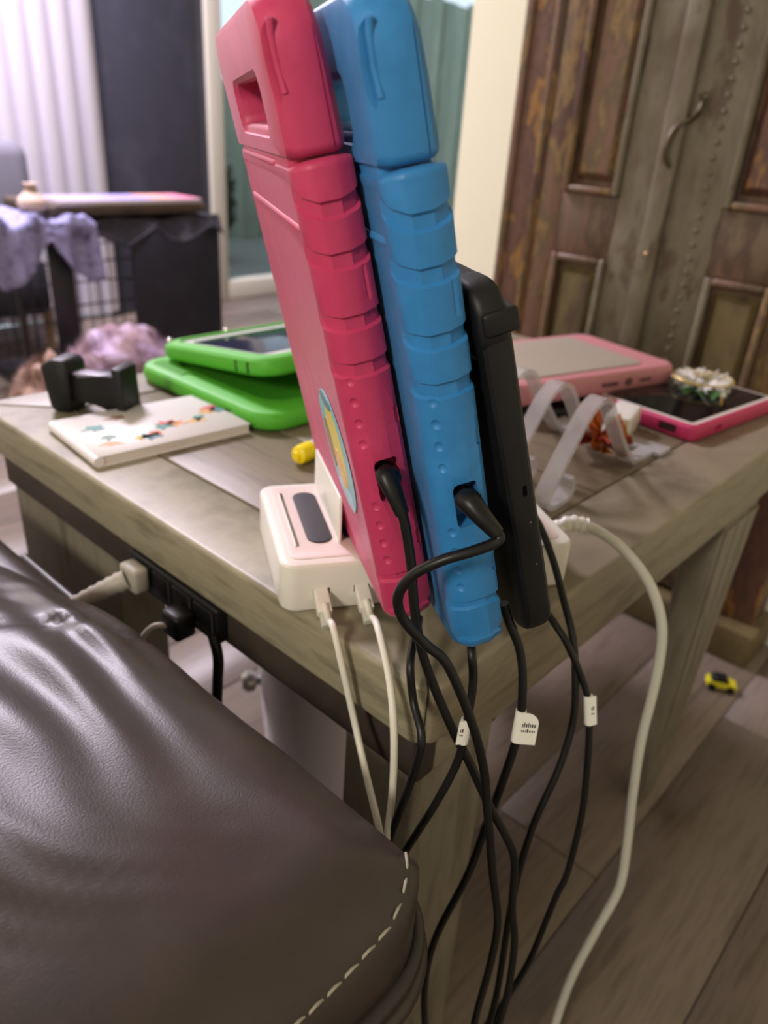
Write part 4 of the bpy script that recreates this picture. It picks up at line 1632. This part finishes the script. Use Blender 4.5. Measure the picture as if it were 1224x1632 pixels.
for k, (dv, m_, L) in enumerate((((-1, 0.2, 0.2), M_amber, 0.03), ((1, 0.1, 0.55), M_amber, 0.034), ((0.3, 0.5, 0.9), M_amber, 0.036), ((-0.9, -0.5, 0.05), M_redf, 0.03),
                                 ((0.2, -0.9, 0.4), M_amber, 0.026), ((-0.4, 0.7, 0.3), M_redf, 0.030))):
    crumple('foil_petal', (0, 0, 0.016), dv, L * 1.12, 0.017, m_, k, am)
bm = NB()
bmesh.ops.create_icosphere(bm, subdivisions=2, radius=0.008)
bmesh.ops.transform(bm, matrix=Matrix.Translation((0, 0, 0.010)), verts=bm.verts)
obj('bow_knot', bm, M_amber, am, smooth=40)

# lace flower hair clip
fz = TZ + 0.032
fo = at_z(1120, 603, fz)
fl = empty('flower_clip', fo, math.radians(-20))
tag(fl, 'white pleated fabric flower clip with gold and green trim', 'hair clip')
M_lace = mat('lace_white', (226, 222, 216), 0.8)
M_gold = mat('gold_trim', (208, 180, 104), 0.35, metal=0.5)
M_grn = mat('green_ribbon', (96, 142, 84), 0.6)
for k in range(12):
    a = 2 * math.pi * k / 12
    crumple('petal', (0.004 * math.cos(a), 0.004 * math.sin(a), -0.008), (math.cos(a), math.sin(a), 0.24), 0.030, 0.010, M_lace, 40 + k, fl)
    bm = NB()
    c_ = Vector((math.cos(a) * 0.034, math.sin(a) * 0.034, 0.0005))
    t_ = Vector((-math.sin(a), math.cos(a), 0))
    tube(bm, [c_ - t_ * 0.009, c_ + Vector((math.cos(a), math.sin(a), 0)) * 0.003, c_ + t_ * 0.009], 0.0014, 6)
    obj('gold_edging', bm, M_gold, fl, smooth=60)
for k in range(3):
    a = math.radians(195 + 25 * k)
    crumple('ribbon_leaf', (0.012 * math.cos(a), 0.012 * math.sin(a), -0.010), (math.cos(a), math.sin(a), 0.05), 0.034, 0.006, M_grn, 60 + k, fl)
bm = NB()
for k in range(18):
    a = k * 2.4
    r = 0.0028 * math.sqrt(k)
    vs = bmesh.ops.create_icosphere(bm, subdivisions=1, radius=0.0030)['verts']
    bmesh.ops.transform(bm, matrix=Matrix.Translation((r * math.cos(a), r * math.sin(a), 0.004 + 0.002 * math.cos(k))), verts=vs)
obj('bead_cluster', bm, mat('gold_beads', (190, 176, 140), 0.3, metal=0.3), fl, smooth=60)
bm = NB()
box(bm, -0.022, 0.022, -0.004, 0.004, -0.0135, -0.010)
obj('clip_bar', bm, M_metal, fl, bevel=0.001)

# toy car on the floor
tp = at_z(1146, 1096, 0)
tc_ = empty('toy_car', tp, math.radians(-62))
tag(tc_, 'small yellow and black toy car on the floor by the armoire', 'toy car')
M_ty = mat('toy_yellow', (224, 212, 40), 0.35)
bm = NB()
prism(bm, [(-0.024, 0.006), (0.024, 0.006), (0.025, 0.014), (0.014, 0.017), (-0.023, 0.017)], 'y', -0.011, 0.011)
obj('car_body', bm, M_ty, tc_, bevel=0.0015)
bm = NB()
prism(bm, [(-0.018, 0.0165), (0.012, 0.0165), (0.006, 0.025), (-0.013, 0.025)], 'y', -0.0095, 0.0095)
obj('car_cabin', bm, M_black, tc_, bevel=0.0015)
for x in (-0.015, 0.015):
    for y in (-0.011, 0.011):
        bm = NB()
        lathe(bm, [(0.0065, -0.0025), (0.0065, 0.0025)], 14, Matrix.Translation((x, y, 0.0065)) @ Matrix.Rotation(math.radians(90), 4, 'X'))
        obj('wheel', bm, M_rubber, tc_, smooth=40)

# ---------------------------------------------------------------- far left: crate, papers, cloths, chair
CYF = 2.12
cr = empty('dog_crate', (at_y(22, 430, CYF).x, CYF, 0))
tag(cr, 'black wire dog crate with a dark cover at its right end', 'crate')
CX, CY, CZ = at_y(342, 430, CYF).x - cr.location.x, 0.34, at_y(190, 374, CYF).z
M_wire = mat('black_wire', (34, 32, 38), 0.4)
M_cover = mat('dark_cover', (40, 38, 50), 0.7, var=[(34, 32, 44), (48, 46, 58)], scale=6)
for (a, b_) in (((0, 0, 0), (0, 0, CZ)), ((CX, 0, 0), (CX, 0, CZ)), ((0, CY, 0), (0, CY, CZ)), ((CX, CY, 0), (CX, CY, CZ)),
                ((0, 0, CZ), (CX, 0, CZ)), ((0, CY, CZ), (CX, CY, CZ)), ((0, 0, 0.01), (CX, 0, 0.01)), ((0, CY, 0.01), (CX, CY, 0.01)),
                ((0, 0, CZ), (0, CY, CZ)), ((CX, 0, CZ), (CX, CY, CZ)), ((0, 0, .01), (0, CY, .01)), ((CX, 0, .01), (CX, CY, .01))):
    bm = NB()
    tube(bm, [a, b_], 0.006, 8)
    obj('frame_bar', bm, M_wire, cr, smooth=60)
wv = None
for (y, n) in ((0.0, 10), (CY, 10)):
    for k in range(1, n):
        if wv is None:
            bm = NB()
            tube(bm, [(0, 0, 0.01), (0, 0, CZ)], 0.0026, 6)
            o = obj('wire', bm, M_wire, cr, smooth=60)
            wv = o.data
        else:
            o = link('wire', wv, None, cr)
        o.location = (k * CX * 0.053, y, 0)
for y in range(1, 9):
    for x in (0.0, CX):
        o = link('wire', wv, None, cr)
        o.location = (x, y * CY / 9, 0)
for z in (0.13, 0.26, 0.39):
    for y in (0.0, CY):
        bm = NB()
        tube(bm, [(0, y, z), (CX, y, z)], 0.003, 6)
        obj('cross_wire', bm, M_wire, cr, smooth=60)
bm = NB()
box(bm, CX * 0.14, CX * 0.25, -0.014, -0.006, 0.02, CZ)
obj('door_post', bm, M_wire, cr, bevel=0.003)
bm = NB()
box(bm, CX * 0.53, CX + 0.014, -0.018, -0.007, 0.005, CZ + 0.008)
obj('fabric_cover', bm, M_cover, cr, bevel=0.004, seg=2)
bm = NB()
box(bm, CX + 0.007, CX + 0.016, -0.006, CY, 0.005, CZ + 0.006)
obj('side_cover', bm, M_cover, cr, bevel=0.003, seg=2)
bm = NB()
rslab(bm, CX / 2 - 0.01, CY / 2 - 0.01, 0.02, 0.004, 0.03, 0.006, m=Matrix.Translation((CX / 2, CY / 2, 0)))
obj('floor_tray', bm, M_wire, cr, smooth=40)


def cloth(name, label, cat, loc, sx, sy, rgb, fn, seed, var=None, nx=36, ny=28, thick=0.008):
    e = NB()
    rows = []
    for i in range(nx + 1):
        row = []
        for j in range(ny + 1):
            u, v = i / nx, j / ny
            p = fn(u, v)
            k = noise.noise(Vector((u * 6 + seed, v * 6, seed))) * 0.012 + noise.noise(Vector((u * 14, v * 14, seed * 2))) * 0.006
            row.append(e.verts.new((p[0], p[1], p[2] + k)))
        rows.append(row)
    for i in range(nx):
        for j in range(ny):
            e.faces.new((rows[i][j], rows[i + 1][j], rows[i + 1][j + 1], rows[i][j + 1]))
    o = obj(name, e, mat(name + str(seed), rgb, 0.85, var=var, scale=22), None, smooth=60)
    o.location = loc
    md = o.modifiers.new('thick', 'SOLIDIFY')
    md.thickness = thick
    tag(o, label, cat)
    return o


# dark folded cloth hanging over the crate top, with blue-grey one at the left end
cloth('dark_blanket', 'dark folded blanket lying over the crate top', 'blanket', (cr.location.x + 0.24, CYF - 0.02, CZ + 0.034), 0.6, 0.3, (44, 42, 52),
      lambda u, v: (u * (CX - 0.22), v * 0.36 - 0.01, 0.004 - (0.045 * (0.5 + abs(math.sin(u * 7))) if v < 0.06 else 0) + 0.004 * math.sin(u * 9)), 3, var=[(60, 56, 64), (36, 34, 44)])
def drape(u, v):
    fold = 0.02 * math.sin(u * 17) + 0.012 * math.sin(u * 41 + 1)
    if v < 0.42:
        t = (0.42 - v) / 0.42
        drop = (0.05 + 0.13 * abs(math.sin(u * 4.1 + 0.9)))
        return (u * 0.33, -0.022 + fold * 0.5 * t - 0.012 * t, 0.018 - drop * t)
    return (u * 0.33, -0.02 + (v - 0.42) * 0.42, 0.02 + fold * 0.4)


cloth('blue_blanket', 'blue grey knitted blanket draped over the left crate corner', 'blanket', (cr.location.x - 0.09, CYF - 0.035, CZ + 0.040), 0.3, 0.3, (122, 120, 156),
      drape, 5, var=[(150, 146, 186), (84, 82, 112)])
# flat boxes and magazines
BX0 = at_y(75, 335, CYF).x
bxs = empty('flat_box', (BX0 + 0.05, CYF, CZ + 0.058))
tag(bxs, 'flat dark cardboard box lying on the crate blanket', 'box')
bm = NB()
box(bm, -0.05, 0.50, 0.0, 0.30, 0, 0.030)
obj('box_body', bm, mat('dark_card', (56, 48, 50), 0.6, var=[(90, 74, 62), (44, 40, 48)], scale=7), bxs, bevel=0.004)
bm = NB()
box(bm, -0.05, 0.50, -0.003, 0.0, 0.020, 0.026)
obj('box_edge', bm, mat('tan_card', (126, 108, 88), 0.7), bxs)
mg = empty('magazine', (at_y(62, 318, CYF).x + 0.05, CYF - 0.02, CZ + 0.089), math.radians(1))
tag(mg, 'colourful magazine with lilac and coral cover on the flat box', 'magazine')
bm = NB()
box(bm, 0, 0.50, 0, 0.17, 0, 0.014)
obj('pages', bm, mat('mag_pages', (206, 196, 200), 0.7), mg, bevel=0.002)
for (a, b_, rgb) in ((0.0, 0.19, (176, 160, 190)), (0.19, 0.32, (160, 148, 202)), (0.32, 0.42, (214, 158, 150)), (0.42, 0.50, (216, 132, 156))):
    bm = NB()
    box(bm, a, b_, 0.002, 0.168, 0.014, 0.0155)
    obj('cover_field', bm, mat('mag_%d' % rgb[0], rgb, 0.4), mg)
cp = empty('cream_pouch', (at_y(54, 322, CYF).x + 0.0, CYF + 0.01, CZ + 0.082))
tag(cp, 'small cream pouch beside the magazine on the crate', 'pouch')
bm = NB()
lathe(bm, [(0.036, 0), (0.042, 0.012), (0.036, 0.03), (0.018, 0.045), (0.014, 0.06), (0.02, 0.068)], 18)
obj('pouch_body', bm, mat('cream_pouch', (216, 190, 176), 0.6), cp, smooth=60)
bm = NB()
lathe(bm, [(0.0165, 0.047), (0.0175, 0.052), (0.0165, 0.057)], 18)
obj('pouch_tie', bm, mat('tan_tie', (170, 140, 120), 0.7), cp, smooth=60)

# fluffy heap on the floor in front of the crate
def heap(name, loc, rx, ry, rz, rgbs, label, seed, cat):
    rnd = random.Random(seed)
    e = empty(name, loc)
    tag(e, label, cat)
    bm = NB()
    bmesh.ops.create_icosphere(bm, subdivisions=4, radius=1)
    for v in bm.verts:
        n_ = noise.noise(v.co * 2.2 + Vector((seed, 0, 0))) * 0.28 + noise.noise(v.co * 6 + Vector((0, seed, 0))) * 0.12
        v.co = v.co * (1 + n_)
        v.co = Vector((v.co.x * rx, v.co.y * ry, max(0, v.co.z * rz + rz * 0.55)))
    obj('heap_body', bm, mat(name + '_m%d' % seed, rgbs[0], 0.9, var=rgbs[1:], scale=9), e, smooth=60)
    bm = NB()
    for k in range(2600):
        a, c_ = rnd.random() * 6.283, rnd.uniform(0.0, 1)
        s_ = math.sqrt(1 - c_ * c_)
        p = Vector((rx * s_ * math.cos(a), ry * s_ * math.sin(a), rz * c_ + rz * 0.5))
        d = Vector((s_ * math.cos(a), s_ * math.sin(a), c_ + rnd.uniform(-.3, .5))) * rnd.uniform(0.012, 0.03)
        w = d.orthogonal().normalized() * 0.0025
        bm.faces.new([bm.verts.new(p - w), bm.verts.new(p + w), bm.verts.new(p + d)])
    f = obj('fluff', bm, MATS[name + '_m%d' % seed], e)
    f['kind'] = 'stuff'


fp = at_y(195, 560, 1.84)
heap('fluffy_blanket', (fp.x, fp.y, 0), 0.185, 0.13, 0.158, [(176, 152, 190), (140, 112, 112), (196, 176, 206)], 'fluffy lilac blanket heap on the floor before the crate', 3, 'blanket')
fp = at_y(78, 575, 1.80)
heap('plush_toy', (fp.x - 0.06, fp.y - 0.12, 0), 0.085, 0.08, 0.155, [(190, 158, 140), (150, 118, 104), (214, 186, 168)], 'shaggy tan plush lying left of the lilac blanket', 8, 'plush toy')

# grey armchair at the far left
ch = empty('armchair', (at_y(10, 300, 2.68).x - 0.31, 2.68, 0))
tag(ch, 'grey upholstered armchair at the far left behind the crate', 'armchair')
M_grey = mat('grey_fabric', (122, 120, 132), 0.9)
M_dk = mat('dark_seat', (52, 50, 58), 0.9)
bm = NB()
rslab(bm, 0.30, 0.07, 0.06, 0.12, 0.70, 0.05, m=Matrix.Translation((0.12, 0.08, 0)))
obj('backrest', bm, M_grey, ch, smooth=60)
bm = NB()
rslab(bm, 0.26, 0.08, 0.05, 0.14, 0.34, 0.04, m=Matrix.Translation((0.10, -0.075, 0)))
obj('seat', bm, M_dk, ch, smooth=60)
for x in (-0.14, 0.34):
    for y in (-0.12, 0.1):
        bm = NB()
        tube(bm, [(x, y, 0.0), (x, y, 0.15)], [0.014, 0.02], 10)
        obj('leg', bm, mat('tan_wood', (150, 120, 92), 0.5), ch, smooth=60)
bm = NB()
tube(bm, catmull([Vector((-0.16, -0.14, 0.36)), Vector((-0.15, -0.05, 0.42)), Vector((-0.14, 0.08, 0.46))], 4), 0.018, 10)
obj('armrest', bm, MATS['tan_wood'], ch, smooth=60)
